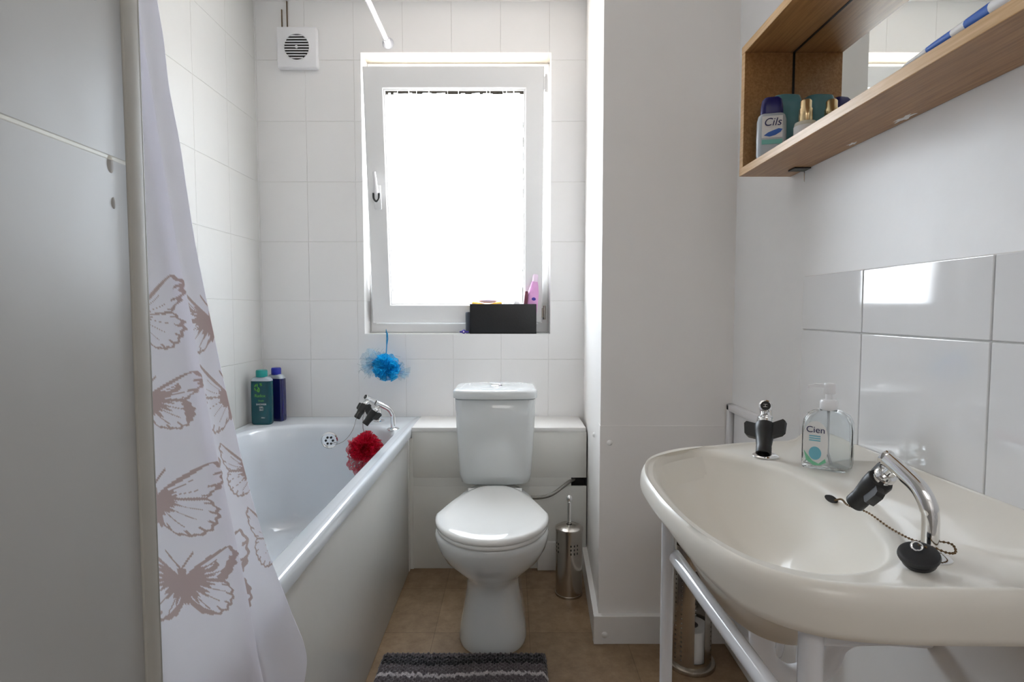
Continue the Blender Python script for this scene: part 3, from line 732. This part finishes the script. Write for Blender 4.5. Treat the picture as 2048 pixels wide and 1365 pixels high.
for i in range(NZc):
    z = zz[i]; la = Yf[i]-Y0[i]; lb = Yr[i]-Yf[i]
    flare = np.clip((1.0-z)/.6, 0, 1)
    ya = Y0[i]+ua*la
    xa = Xc[i]-.010*np.sin(ua*PI)*(1-.4*flare)+.007*np.exp(-((ua-1)/.05)**2)+.0035*np.sin(ua*7+z*3)*np.sin(ua*PI)
    # free panel: tucks under the fold then swings out to the free edge and curls back
    yb = Yf[i]+.0015+ub*(lb-.0015)
    xb = Xc[i]-.020*np.exp(-((ub)/.10)**2)*1.0-.002-.012*np.sin(ub*PI*.9)*(1-.3*flare)+.004*np.sin(ub*6.0+z*7)*flare*np.sin(ub*PI)
    curl = np.clip((ub-.93)/.07, 0, 1); 
    xb = xb-.010*curl**2; yb = yb-.002*curl**3
    PX.append(np.concatenate([xa, xb])); PY.append(np.concatenate([ya, yb])); PA.append(np.concatenate([np.zeros(NUa), np.ones(NUb)]))
PX, PY, PN = np.array(PX), np.array(PY), np.array(PA); PZ = np.repeat(zz[:, None], PX.shape[1], 1)
lowf = np.clip((.75-PZ)/.2, 0, 1)
Xcb = Xc[:, None]; near = np.clip((.80-PZ)/.18, 0, 1); PX = Xcb+(PX-Xcb)*(1-.35*near)+.004*near
base = np.array([.93, .925, 1.0]); ink = np.array([.55, .44, .43])
cov = np.zeros_like(PX)
def fly(px, py, tipx, tipy, panel, mirror=1, rot=0, fill=.5, seed=0, both=False, ssc=1.0):
    d, z = solve(px, py); dt, zt = solve(tipx, tipy)
    c_ = butterfly(PY, PZ, d, z, abs(dt-d)/1.0, ssc*abs(tipy-py)*d/1100/.74, -(py-622)/1100, mirror, rot, fill, seed, both)
    c_[PN != panel] = 0
    np.maximum(cov, c_, out=cov)
fly(290, 632, 368, 560, 0, 1, .15, .25, 1)
fly(437, 640, 372, 580, 1, -1, .0, .7, 2)
fly(304, 800, 392, 740, 0, 1, 0, .75, 3)
fly(468, 795, 402, 730, 1, -1, .0, .2, 4)
fly(316, 1005, 430, 925, 0, 1, .05, .35, 5); fly(316, 1005, 452, 905, 1, 1, .1, .3, 5)
fly(504, 945, 450, 897, 1, -1, 0, .55, 6)
fly(362, 1172, 450, 1098, 0, 1, 0, .8, 7, both=True); fly(372, 1165, 492, 1062, 1, 1, .05, .7, 8)
fly(540, 1085, 495, 1030, 1, -1, 0, .05, 9)
for k, (y, z, f_) in enumerate(((.70, 1.62, .6), (.66, 1.85, .3), (.72, 2.0, .7), (.78, .33, .6), (.67, .30, .3))):
    c_ = butterfly(PY, PZ, y, z, .06, .055, 0, 1, .2*k, f_, k, True); c_[PN != 0] = 0; cov = np.maximum(cov, c_)
cc = np.ones(PX.shape+(4,)); cc[..., :3] = base*(1-cov[..., None])+ink*cov[..., None]
n_u = PX.shape[1]; idx = np.arange(NZc*n_u).reshape(NZc, n_u)
F = np.stack([idx[:-1, :-1], idx[1:, :-1], idx[1:, 1:], idx[:-1, 1:]], -1).reshape(-1, 4)
cme = grid_mesh('shower_curtain', np.stack([PX, PY, PZ], -1).reshape(-1, 3), F, cc.reshape(-1, 4), attr_mat('printed_curtain_cloth', .75, .15, transl=.5, bump=.1))
co_ = bpy.data.objects.new('shower_curtain', cme); COL.objects.link(co_); tag(co_, 'white shower curtain with pale brown butterfly print hanging beside the bath', 'shower curtain')
rod = thing('curtain_rod', 'white curtain rod running to the wall above the window corner', 'curtain rod', (-.517, 1.45, 2.13))
bm = BM(); tube(bm, [(-.517, YN+.001, 2.135), (-.517, YB-.045, 2.135)], .0105, 20); part('pole', bm, M['white_tube'], rod)
bm = BM(); lathe(bm, [(.0125, 0), (.0135, .030), (.022, .040), (.024, .044)], 28, (-.517, YB-.045, 2.135), Matrix.Rotation(-PI/2, 3, 'X')); part('end_cap', bm, mat('grey_white_cap', (.66, .67, .72), .35), rod)

# ------------------------------------------------------------------ extractor fan
FC = Vector((-.888, YB, 2.107))
fn = thing('extractor_fan', 'square white extractor fan with round slatted grille on the back wall', 'extractor fan', FC)
bm = BM(); add_box(bm, (FC.x-.083, YB-.028, FC.z-.083), (FC.x+.083, YB-.0002, FC.z+.083), .006, 3); part('housing', bm, M['white_pl'], fn)
QB = Matrix.Rotation(PI/2, 3, 'X')
bm = BM(); lathe(bm, [(.056, .0), (.056, .0022), (.053, .0042), (.0505, .0010), (.0505, 0)], 48, (FC.x, YB-.028, FC.z), QB, False, False)
part('grille_ring', bm, M['white_pl'], fn)
bm = BM(); lathe(bm, [(.0508, .0003), (.0508, .0012)], 48, (FC.x, YB-.028, FC.z), QB); part('vent_shade', bm, M['dark'], fn, label='near-black disc painted as the shaded opening behind the slats')  # flat disc, the shade of the fan opening is put into its colour
bm = BM()
for k in range(9):
    z = -.044+k*.011; hw = math.sqrt(max(0, .051**2-z*z)); add_box(bm, (FC.x-hw, YB-.0325, FC.z+z-.0018), (FC.x+hw, YB-.0290, FC.z+z+.0018))
lathe(bm, [(.006, .002), (.006, .0048)], 20, (FC.x, YB-.028, FC.z), QB)
part('slats', bm, M['white_pl'], fn)
for k, (x_, y1) in enumerate(((-.967+.01, 2.27), (-.937+.002, 2.304))):
    bm = BM(); add_box(bm, (x_-.0015, YB-.006, FC.z+.082), (x_+.0015, YB-.0003, y1)); part('cable', bm, M['rust'], fn, label='thin dark cable running up to the ceiling')

# ------------------------------------------------------------------ things on the sill
SZ = WZ0
bx = thing('storage_box', 'open black storage box on the window sill', 'storage box', (-.038, 2.395, SZ))
bm = BM(); x0, x1, y0, y1, h = -.181, .105, 2.363, 2.413, .128; tk = .004
add_box(bm, (x0, y0, SZ), (x1, y0+tk, SZ+h), .0012); add_box(bm, (x0, y1-tk, SZ), (x1, y1, SZ+h-.04), .0012)
add_box(bm, (x0, y0, SZ), (x0+tk, y1, SZ+h-.03), .0012); add_box(bm, (x1-tk, y0, SZ), (x1, y1, SZ+h-.03), .0012); add_box(bm, (x0, y0, SZ), (x1, y1, SZ+tk))
part('box_shell', bm, M['box_black'], bx)
def lobe(bm, c, h_, q=None):
    g = bmesh.ops.create_uvsphere(bm, u_segments=24, v_segments=14, radius=1)
    for v in g['verts']:
        p = Vector((v.co.x*h_[0], v.co.y*h_[1], v.co.z*h_[2])); v.co = (q @ p if q else p)+Vector(c)
sg = thing('sponge_pack', 'yellow sponge with pale pink top lying in the black box', 'sponge', (-.10, 2.388, SZ+.10))
bm = BM(); loft(bm, [[Vector((-.172+.128*i/16, 2.388+.018*math.cos(a), SZ+.122+.009*math.sin(a)*(1-.55*math.exp(-((i-8)/4)**2))+.008*abs(math.cos(i/16*PI)))) for a in [k*PI/8 for k in range(16)]] for i in range(17)])
part('sponge', bm, M['yellow'], sg)
bm = BM(); lobe(bm, (-.105, 2.388, SZ+.142), (.042, .016, .010)); part('pad', bm, M['pale_pink'], sg)
jar = thing('white_jar', 'small white rounded jar top in the middle of the black box', 'jar', (.018, 2.385, SZ+.005))
bm = BM(); lathe(bm, [(.013, .005), (.014, .02), (.014, .118), (.015, .121), (.015, .133), (.011, .141), (0, .143)], 24, (.018, 2.385, SZ)); part('jar_body', bm, M['white_pl'], jar)
pkb = thing('lotion_bottle', 'pink tapered lotion bottle leaning upright in the black box', 'bottle', (.072, 2.388, SZ+.006), 0)
pkb.rotation_euler = (0, math.radians(7), 0)
def flat_lathe(bm, prof, ry=.6, n=28):
    loft(bm, [[Vector((r_*math.cos(2*PI*i/n), r_*ry*math.sin(2*PI*i/n), z)) for i in range(n)] for r_, z in prof])
bm = BM(); flat_lathe(bm, [(.020, 0), (.023, .006), (.0245, .08), (.0245, .15), (.022, .18), (.017, .205), (.0125, .22)], .6); part('bottle_body', bm, M['pink'], pkb, True)
bm = BM(); flat_lathe(bm, [(.0125, .220), (.0125, .235), (.0115, .248), (.008, .252)], .75); part('cap', bm, M['pale_pink'], pkb, True)
bm = BM(); loft(bm, [[Vector((.004+.009*math.cos(a), -.0152-e, .145+.007*math.sin(a))) for a in [k*PI/8 for k in range(16)]] for e in (0, .0006)]); part('print', bm, M['purple'], pkb, True)
mt = thing('cosmetic_tube', 'dark maroon tube left of the pink bottle in the black box', 'tube', (.048, 2.380, SZ+.006)); mt.rotation_euler = (0, math.radians(5), 0)
bm = BM(); flat_lathe(bm, [(.007, 0), (.008, .01), (.008, .15), (.0075, .175), (.005, .178)], .7); part('tube_body', bm, M['maroon'], mt, True)
bm = BM(); lathe(bm, [(.0145, 0), (.0155, .004), (.0155, .088), (.014, .093), (0, .094)], 28, (-.187, 2.398, SZ)); fb = part('jar', bm, M['dark_blue']); tag(fb, 'slate coloured cylinder half hidden behind the left end of the black box', 'jar')
pc = thing('hair_clip', 'tiny purple clip lying on the sill left of the black box', 'hair clip', (-.205, 2.370, SZ))
bm = BM(); add_box(bm, (-.226, 2.366, SZ+.004), (-.186, 2.374, SZ+.012), .003); lobe(bm, (-.208, 2.369, SZ+.009), (.009, .006, .009)); part('clip_body', bm, M['purple'], pc)
bm = BM(); lobe(bm, (-.208, 2.3635, SZ+.009), (.0035, .002, .0035)); part('clip_centre', bm, M['pale_pink'], pc)

# ------------------------------------------------------------------ washbasin
BC = Vector((.40, .855))
outer = [(.664, 1.186), (.58, 1.180), (.486, 1.165), (.389, 1.128), (.31, 1.085), (.253, 1.030), (.225, .95), (.217, .86), (.219, .76), (.234, .66), (.262, .587), (.31, .545), (.38, .529), (.48, .526), (.58, .525), (.664, .524)]
inner = [(.252, .95), (.243, .86), (.245, .76), (.260, .68), (.29, .62), (.34, .590), (.40, .598), (.452, .640), (.488, .71), (.514, .79), (.520, .855), (.514, .92), (.488, 1.0), (.452, 1.06), (.40, 1.103), (.34, 1.105), (.285, 1.05)]
NA = 160
def polar(pts, closed, wall=None):
    c_ = catmull([(x, y, 0) for x, y in pts], 16, closed)
    ang = [math.atan2(p.y-BC.y, p.x-BC.x) for p in c_]; rad = [math.hypot(p.x-BC.x, p.y-BC.y) for p in c_]
    o = sorted(zip(ang, rad)); a = np.array([q[0] for q in o]); r_ = np.array([q[1] for q in o])
    A_ = np.linspace(-PI, PI, NA, endpoint=False)
    a3 = np.concatenate([a-2*PI, a, a+2*PI]); r3 = np.concatenate([r_, r_, r_])
    res = np.interp(A_, a3, r3)
    if wall is not None:
        for i, q in enumerate(A_):
            if math.cos(q) > .05:
                w_ = (wall-BC.x)/math.cos(q)
                if abs(w_*math.sin(q)) < .332: res[i] = w_
    return A_, res
AA, ro = polar(outer, False, .664); _, rb = polar(inner, True)
def ring(rad, z, scl=1, up=True, skirt=0):
    o = []
    for q, r_ in zip(AA, rad):
        x, y = BC.x+r_*math.cos(q), BC.y+r_*math.sin(q)
        f = min(1, max(0, (x-.600)/.045)); f = f*f*(3-2*f)
        k = min(1, max(0, (y-.60)/.16)); o.append(Vector((x, y, z+(.026*f if up else 0)+.025*skirt*k)))
    return o
bs = thing('washbasin', 'large ivory washbasin with two tap holes on the right wall', 'washbasin', (.44, .855, .69))
bm = BM()
mixr = lambda f: ro*(1-f)+rb*f
g1 = np.minimum(.024, (ro-rb)*.45)
rings = [ring(rb*.10, .566, up=False), ring(rb*.35, .568, up=False), ring(rb*.58, .580, up=False), ring(rb*.72, .622, up=False), ring(np.minimum(rb*.82, ro-.02), .675, up=False), ring(np.maximum(ro-.024, rb*.85), .700, up=False, skirt=1),
         ring(ro-.014, .688, up=False, skirt=1), ring(ro-.006, .685, up=False, skirt=1), ring(ro-.001, .688, up=False, skirt=1), ring(ro-.0, .696, up=False, skirt=.75), ring(ro, .718), ring(ro-.0015, .728), ring(ro-.005, .7355), ring(ro-.010, .7395), ring(ro-g1*.62, .7405), ring(ro-g1*.85, .739),
         ring(ro-g1*1.05, .7365), ring(mixr(.55), .7352), ring(rb+(ro-rb)*.22, .7350), ring(rb+np.minimum(.006, (ro-rb)*.15), .7338), ring(rb-.000, .731), ring(rb-.006, .725), ] + [ring(rb*q-.006, .583+.142*(1-(1-q**2.0)**.93)) for q in (.985, .96, .93, .89, .84, .78, .70, .60, .48, .35, .20)]
loft(bm, rings); part('bowl', bm, M['basin'], bs, ang=80)
bm = BM(); lathe(bm, [(.022, .582), (.022, .5875), (.018, .5885), (.014, .584)], 28, (BC.x, BC.y, 0)); part('waste_ring', bm, M['chrome'], bs)
OVP = Vector((.5105, .864, .7195))
bm = BM(); loft(bm, [[Vector((OVP.x+.001-.35*.0-e*.8+0.0*0, OVP.y+.015*math.cos(a), OVP.z+.0045*math.sin(a)))+Vector((.30*.006*math.sin(a)*1.0, 0, 0)) for a in [k*PI/10 for k in range(20)]] for e in (-.010, .004)])
part('overflow_slot', bm, M['dark'], bs)
make_tap('far chrome basin tap with black nozzle beside the soap dispenser', (.496, 1.062, .7354), (-.45, -.89), .28, 'taps on the washbasin', 'H')
make_tap('near chrome basin tap with black nozzle and a plug at its foot', (.483, .622, .7352), (-.25, .97), math.radians(-45), 'taps on the washbasin', 'C', sc_=.93)
# plug and chain
pg = thing('basin_plug', 'black rubber basin plug lying at the foot of the near tap', 'plug', (.452, .598, .737)); 
QP = Matrix.Rotation(math.radians(-16), 3, 'Y') @ Matrix.Rotation(math.radians(14), 3, 'X')
bm = BM(); lathe(bm, [(.0175, -.008), (.019, -.006), (.020, -.001), (.0185, 0), (.0225, .002), (.0235, .005), (.0225, .008), (.019, .0095), (.012, .0085), (.006, .010), (0, .010)], 36, (.450, .594, .7465), QP @ Matrix.Scale(.86, 3))
pgb = part('rubber_body', bm, M['rubber'], pg)
bm = BM(); c_ = Vector((.447, .594, .760)); tube(bm, [c_+Vector((.006*math.cos(a), .002*math.sin(a), .004*math.sin(a))) for a in [k*PI/8 for k in range(17)]], .0012, 8); part('ring', bm, M['chrome'], pg)
bead_chain('basin_chain', [(.450, .596, .761), (.462, .597, .757), (.472, .603, .755), (.486, .600, .750), (.500, .606, .748), (.507, .620, .751), (.503, .635, .748), (.492, .655, .740), (.492, .70, .7375), (.494, .75, .740), (.492, .79, .7355), (.500, .82, .734), (.508, .850, .722)], M['rust'], 'rusty bead chain round the near tap foot running to the overflow', 'chain', r_=.0017, step=.0045)

# soap dispenser
sd = thing('soap_dispenser', 'clear pump soap dispenser with white pump on the basin back edge', 'soap dispenser', (.572, .985, .7345), math.radians(-38))
bm = BM()
prof = [(.86, .003), (.95, .0), (1, .006), (1, .02), (1, .075), (.96, .088), (.84, .099), (.55, .106), (.34, .109)]
loft(bm, [rrect(0, 0, .040*s, .024*min(1, s*1.0), .014 if s > .5 else .010, z) for s, z in prof])
inn = [(.30, .106), (.50, .103), (.78, .096), (.90, .086), (.94, .074), (.94, .012), (.90, .008), (.8, .007)]
loft(bm, [rrect(0, 0, .040*s, .024*min(1, s), .012 if s > .5 else .009, z) for s, z in inn])
part('bottle_shell', bm, M['clear'], sd, True, recalc=False)
bm = BM(); lathe(bm, [(.0135, .107), (.0145, .109), (.0145, .122), (.0125, .125), (.006, .126), (.006, .140)], 28); part('pump_collar', bm, M['white_pl'], sd, True)
bm = BM(); lathe(bm, [(.0085, .136), (.010, .138), (.010, .152), (.008, .155)], 24); loft(bm, [[Vector((x, s*w_, z)) for s, z in ((-1, z0), (1, z0), (1, z0+.006), (-1, z0+.006))] for x, w_, z0 in ((0, .006, .147), (-.022, .005, .147), (-.034, .004, .143))]); part('pump_head', bm, M['white_pl'], sd, True)
bm = BM(); tube(bm, [(0, 0, .107), (0, 0, .03), (.006, 0, .009)], .0025, 10); part('dip_tube', bm, M['white_pl'], sd, True)
def plate(bm, pts, y, e=.0005):
    loft(bm, [[Vector((x, y-k, z)) for x, z in pts] for k in (0, e)])
lb = BM(); plate(lb, [(.0+.020*math.cos(a)-.016, .048+.040*math.copysign(abs(math.sin(a))**.7, math.sin(a))) for a in [k*PI/14 for k in range(28)]], -.0243, .0004)
lab = part('front_label', lb, M['label_white'], sd, True)
text_part('brand_print', 'Cien', .016, Matrix.Translation((-.016, -.0250, .072)) @ FACE_CAM, M['ink'], lab, .0003)
bm = BM()
for k in range(3): add_box(bm, (-.026, -.0252, .060-.004*k), (-.008, -.0247, .0620-.004*k))
plate(bm, [(-.016+.010*math.cos(a), .030+.012*math.sin(a)) for a in [k*PI/10 for k in range(20)]], -.0247, .0005); part('flower_print', bm, M['cyan_print'], lab, True)
bm = BM(); plate(bm, [(-.034, .034), (-.030, .028), (-.020, .016), (-.010, .012), (.000, .022), (.002, .016), (-.008, .009), (-.018, .008), (-.030, .016)], -.0252, .0005); part('leaf_print', bm, M['green_print'], lab, True)

# stand
st = thing('basin_stand', 'white tubular stand with towel rail under the washbasin', 'basin stand', (.27, .85, 0))
def rail(name, pts, r_, n=16):
    bm = BM(); tube(bm, pts, r_, n); return part(name, bm, M['white_tube'], st)
rail('leg', [(.262, .905, 0), (.262, .905, .692)], .0105); rail('leg', [(.317, .565, 0), (.317, .565, .686)], .0125)
rail('leg', [(.62, 1.14, 0), (.62, 1.14, .69)], .0105); rail('leg', [(.62, .57, 0), (.62, .57, .69)], .0105)
rail('towel_rail', [(.273, .905, .608), (.283, .56, .608)], .0115)
bm = BM(); lathe(bm, [(.004, 0), (.004, .022), (.006, .022), (.006, .025)], 14, (.273, .905, .618), Matrix.Identity(3)); part('bolt', bm, M['chrome'], st)
rail('side_rail', [(.317, .565, .672), (.62, .57, .672)], .007)
sp_ = BM(); tube(sp_, catmull([(.615, YC-.021, .215), (.615, 1.40, .218), (.615, 1.255, .220), (.615, 1.225, .24), (.615, 1.22, .30), (.615, 1.22, .5), (.60, 1.19, .66)], 6), .0095, 14)
o = part('supply_pipe', sp_, M['white_tube']); tag(o, 'white painted supply pipe running low along the right wall', 'pipe')
wp = BM(); tube(wp, catmull([(.40, .855, .562), (.40, .855, .50), (.41, .855, .455), (.45, .855, .43), (.50, .855, .45), (.52, .855, .49), (.56, .855, .505), (.664, .855, .50)], 8), .019, 20)
o = part('waste_pipe', wp, M['white_pl']); tag(o, 'white waste pipe curving below the washbasin to the wall', 'pipe')

# toilet roll canister
RC = Vector((.517, 1.545, 0))
rc = thing('toilet_roll_canister', 'tall perforated steel toilet roll canister on the floor behind the washbasin', 'toilet roll holder', RC)
zs = [.012]; z = .03
while z < .33: zs += [z, z+.0045]; z += .0135
zs += [.350, .360]
ns = 96
def hole(i, j):
    a = (i/ns*360) % 360
    if 262 < a < 292 and .025 < zs[j] < .33: return False if zs[j] > .30 or zs[j] < .03 else True        # tall front slot
    col = i % 5 == 0 and (195 <= a <= 235 or 305 <= a <= 355 or 40 < a < 140)
    return col and (j % 2 == 1) and zs[j] < .31
bm = BM(); perforated(bm, RC, .0585, zs, ns, hole); perforated(bm, RC, .0575, zs, ns, hole); part('canister', bm, M['steel'], rc, recalc=False)
bm = BM(); lathe(bm, [(.070, 0), (.071, .004), (.069, .011), (.062, .014), (.058, .013)], 56, RC); part('base_plate', bm, M['steel'], rc)
for k, (z0, h) in enumerate(((.014, .10), (.116, .0))):
    if h:
        bm = BM(); lathe(bm, [(.021, z0), (.049, z0), (.050, z0+.003), (.050, z0+h-.003), (.049, z0+h), (.021, z0+h)], 40, RC, cap0=False, cap1=False)
        o = part('toilet_roll', bm, M['roll']); tag(o, 'white toilet roll at the bottom of the steel canister', 'toilet roll')

# access hatch frame on right wall in the corner
ht = thing('access_hatch', 'small white hatch frame on the right wall in the corner by the basin', 'access hatch', (XR, 1.53, .60))
hy0, hy1, hz0, hz1, hd = 1.415, 1.642, .590, .742, .022
bm = BM()
add_box(bm, (XR-hd, hy0, hz1-.022), (XR, hy1, hz1), .005); add_box(bm, (XR-hd, hy0, hz0), (XR, hy1, hz0+.022), .005)
add_box(bm, (XR-hd, hy0, hz0), (XR, hy0+.022, hz1), .005); add_box(bm, (XR-hd, hy1-.022, hz0), (XR, hy1, hz1), .005); part('frame', bm, M['white_pl'], ht)
bm = BM(); add_box(bm, (XR-.003, hy0+.01, hz0+.01), (XR-.0005, hy1-.01, hz1-.01)); part('gap_shade', bm, M['dark'], ht, label='near-black plate painted as shade in the gap round the door')  # dark plate on the wall paints the shade round the hatch door
bm = BM(); add_box(bm, (XR-.012, hy0+.022, hz0+.022), (XR-.0035, hy1-.036, hz1-.022), .002); part('hatch_door', bm, M['white_pl'], ht)

# ------------------------------------------------------------------ splashback tiles
spb = thing('tile_splashback', 'glossy white tiled splashback on the wall above the washbasin', 'splashback', (XR, .6, .9))
ysx = [1.246, 1.033, .753, .473, .193, -.087]; zsx = [1.098, .978, .728]
bm = BM(); add_box(bm, (XR-.0055, ysx[-1], zsx[-1]), (XR-.0002, ysx[0], zsx[0]), .001); part('grout', bm, M['grout'], spb)
bm = BM()
for i in range(5):
    for j in range(2): add_box(bm, (XR-.0095, ysx[i+1]+.0012, zsx[j+1]+.0012), (XR-.001, ysx[i]-.0012, zsx[j]-.0012), .0016, 3)
part('tiles', bm, M['gtile'], spb, smooth=False)

# ------------------------------------------------------------------ mirror shelf cabinet
CX_, CXW, CY0, CY1, CZ0, CZ1, T = .541, .664, .46, 1.330, 1.339, 1.638, .018
cb = thing('mirror_cabinet', 'open wooden shelf cabinet with mirror back on the right wall', 'cabinet', (.60, .9, CZ0))
def board(name, lo, hi, front_edge=True):
    bm = BM(); add_box(bm, lo, hi, .0007, 1)
    for f in bm.faces:
        f.material_index = 1 if (f.normal.x < -.5) else 0
    o = part(name, bm, [M['wood'], M['wood_edge']], cb, smooth=False)
    for p in o.data.polygons: p.material_index = 1 if p.normal.x < -.5 else 0
    return o
board('bottom_board', (CX_, CY0, CZ0), (CXW, CY1, CZ0+T)); board('top_board', (CX_, CY0, CZ1-T), (CXW, CY1, CZ1))
board('side_board', (CX_+.0003, CY1-T, CZ0+T+.0002), (CXW, CY1-.0003, CZ1-T-.0002)); board('side_board', (CX_+.0003, CY0+.0003, CZ0+T+.0002), (CXW, CY0+T, CZ1-T-.0002))
bm = BM(); add_box(bm, (.655, CY0+T+.0005, CZ0+T+.0005), (.659, CY1-T-.0005, CZ1-T-.0005)); part('mirror', bm, M['mirror'], cb, smooth=False)
bm = BM(); add_box(bm, (.628, 1.240, CZ0-.003), (.664, 1.270, CZ0-.0002)); part('bracket', bm, M['black'], cb)
bm = BM(); tube(bm, [(.661, 1.262, CZ0-.001), (.661, 1.262, CZ0-.028)], .0013, 8); part('hanging_pin', bm, M['chrome'], cb)
for yc_, n_ in ((.93, 1), (1.07, 2)):
    bm = BM(); c0 = []
    for k in range(26):
        a = 2*PI*k/26; rr = 1+.35*math.sin(a*5+n_)+.2*math.sin(a*11)
        c0.append(Vector((.650+.006*rr*math.cos(a)/n_**.5, yc_+.020*rr*math.sin(a)/n_, CZ0)))
    loft(bm, [c0, [p-Vector((0, 0, .0004)) for p in c0]])
    part('paint_smear', bm, M['skirt'], cb, label='white paint smear on the underside')
bm = BM(); e_ = .0015
for lo, hi in (((.6525, CY0+T, CZ0+T), (.6548, CY1-T, CZ0+T+e_)), ((.6525, CY0+T, CZ1-T-e_), (.6548, CY1-T, CZ1-T)), ((.6525, CY1-T-e_, CZ0+T+e_), (.6548, CY1-T, CZ1-T-e_))): add_box(bm, lo, hi)
part('mirror_edge', bm, M['black'], cb, smooth=False, label='dark line of the mirror edge')
SB = CZ0+T
# roll-on style bottle with printed label
cbt = thing('deodorant_bottle', 'clear grey bottle with navy cap and white label in the cabinet corner', 'bottle', (.578, 1.250, SB), math.radians(-14))
bm = BM(); loft(bm, [rrect(0, 0, .030*s, .014*s, .011, z) for s, z in ((.86, 0), (.95, .003), (1, .012), (1.02, .05), (1.0, .085), (.93, .095), (.80, .099))]); part('bottle_body', bm, M['clear_grey'], cbt, True)
bm = BM(); loft(bm, [rrect(0, 0, .0225*s, .0125*s, .010, z) for s, z in ((1, .099), (1.02, .101), (1.0, .115), (.90, .130), (.70, .135))]); part('cap', bm, M['navy_cap'], cbt, True)
bm = BM(); add_box(bm, (-.022, -.0150, .045), (.020, -.0143, .092)); lab = part('front_label', bm, M['label_white'], cbt, True, smooth=False)
text_part('brand_print', 'Cils', .024, Matrix.Translation((-.001, -.0154, .078)) @ FACE_CAM, M['ink'], lab, .0002, shear=.25)
bm = BM(); plate(bm, [(-.018, .050), (-.010, .056), (.000, .060), (.012, .064), (.020, .062), (.016, .056), (.006, .050), (-.006, .047)], -.0152, .0004); part('wave_print', bm, M['blue_print'], lab, True)
bm = BM(); add_box(bm, (-.022, -.0152, .031), (.020, -.0143, .041)); part('mint_band', bm, M['mint_print'], cbt, True, smooth=False)
tbn = thing('toiletry_bottle', 'pale teal bottle standing behind the labelled bottle against the mirror', 'bottle', (.618, 1.272, SB))
bm = BM(); loft(bm, [rrect(0, 0, .030*s, .022*s, .014, z) for s, z in ((.9, 0), (1, .006), (1, .08), (.98, .11), (1.02, .113), (1.02, .135), (.94, .144), (.7, .147))]); part('bottle_body', bm, M['pale_teal'], tbn, True)
gbt = thing('perfume_bottle', 'cream glass pump bottle with gold neck beside the mirror', 'bottle', (.6275, 1.200, SB))
bm = BM(); lathe(bm, [(.020, 0), (.0225, .004), (.0225, .058), (.021, .064), (.012, .068)], 32); part('bottle_body', bm, M['cream_glass'], gbt, True)
bm = BM(); lathe(bm, [(.0228, .008), (.0228, .056)], 32, cap0=False, cap1=False)
part('label_sleeve', bm, M['label_white'], gbt, True)
bm = BM(); lathe(bm, [(.0125, .066), (.0135, .068), (.0135, .092), (.0115, .095), (.0115, .109), (.009, .112)], 28); part('pump', bm, M['gold'], gbt, True)
ttb = thing('toothpaste_tube', 'blue and white toothpaste tube lying along the cabinet shelf', 'toothpaste tube', (.565, .70, SB))
def tsec(y, hx, hz): return [Vector((.565+hx*math.cos(a), y, SB+hz*(1+math.sin(a)))) for a in [k*PI/10 for k in range(20)]]
NSEC = []; key = [(.80, .017, .003), (.785, .018, .0058), (.74, .019, .0082), (.70, .019, .0095), (.66, .018, .0115), (.62, .018, .0130), (.60, .017, .0130)]
for (y0_, a0_, b0_), (y1_, a1_, b1_) in zip(key, key[1:]):
    for q in range(6): f = q/6; NSEC.append((y0_+(y1_-y0_)*f, a0_+(a1_-a0_)*f, b0_+(b1_-b0_)*f))
bm = BM(); loft(bm, [tsec(*q) for q in NSEC]); tt = part('tube_body', bm, [M['label_white'], M['blue_print']], ttb)
for p in tt.data.polygons:
    y = p.center.y+.70
    if (.650 < y < .690) or (.704 < y < .750): p.material_index = 1
bm = BM(); loft(bm, [tsec(y, h_, h_) for y, h_ in ((.60, .0120), (.565, .0115), (.56, .0105))]); part('cap', bm, M['label_white'], ttb)
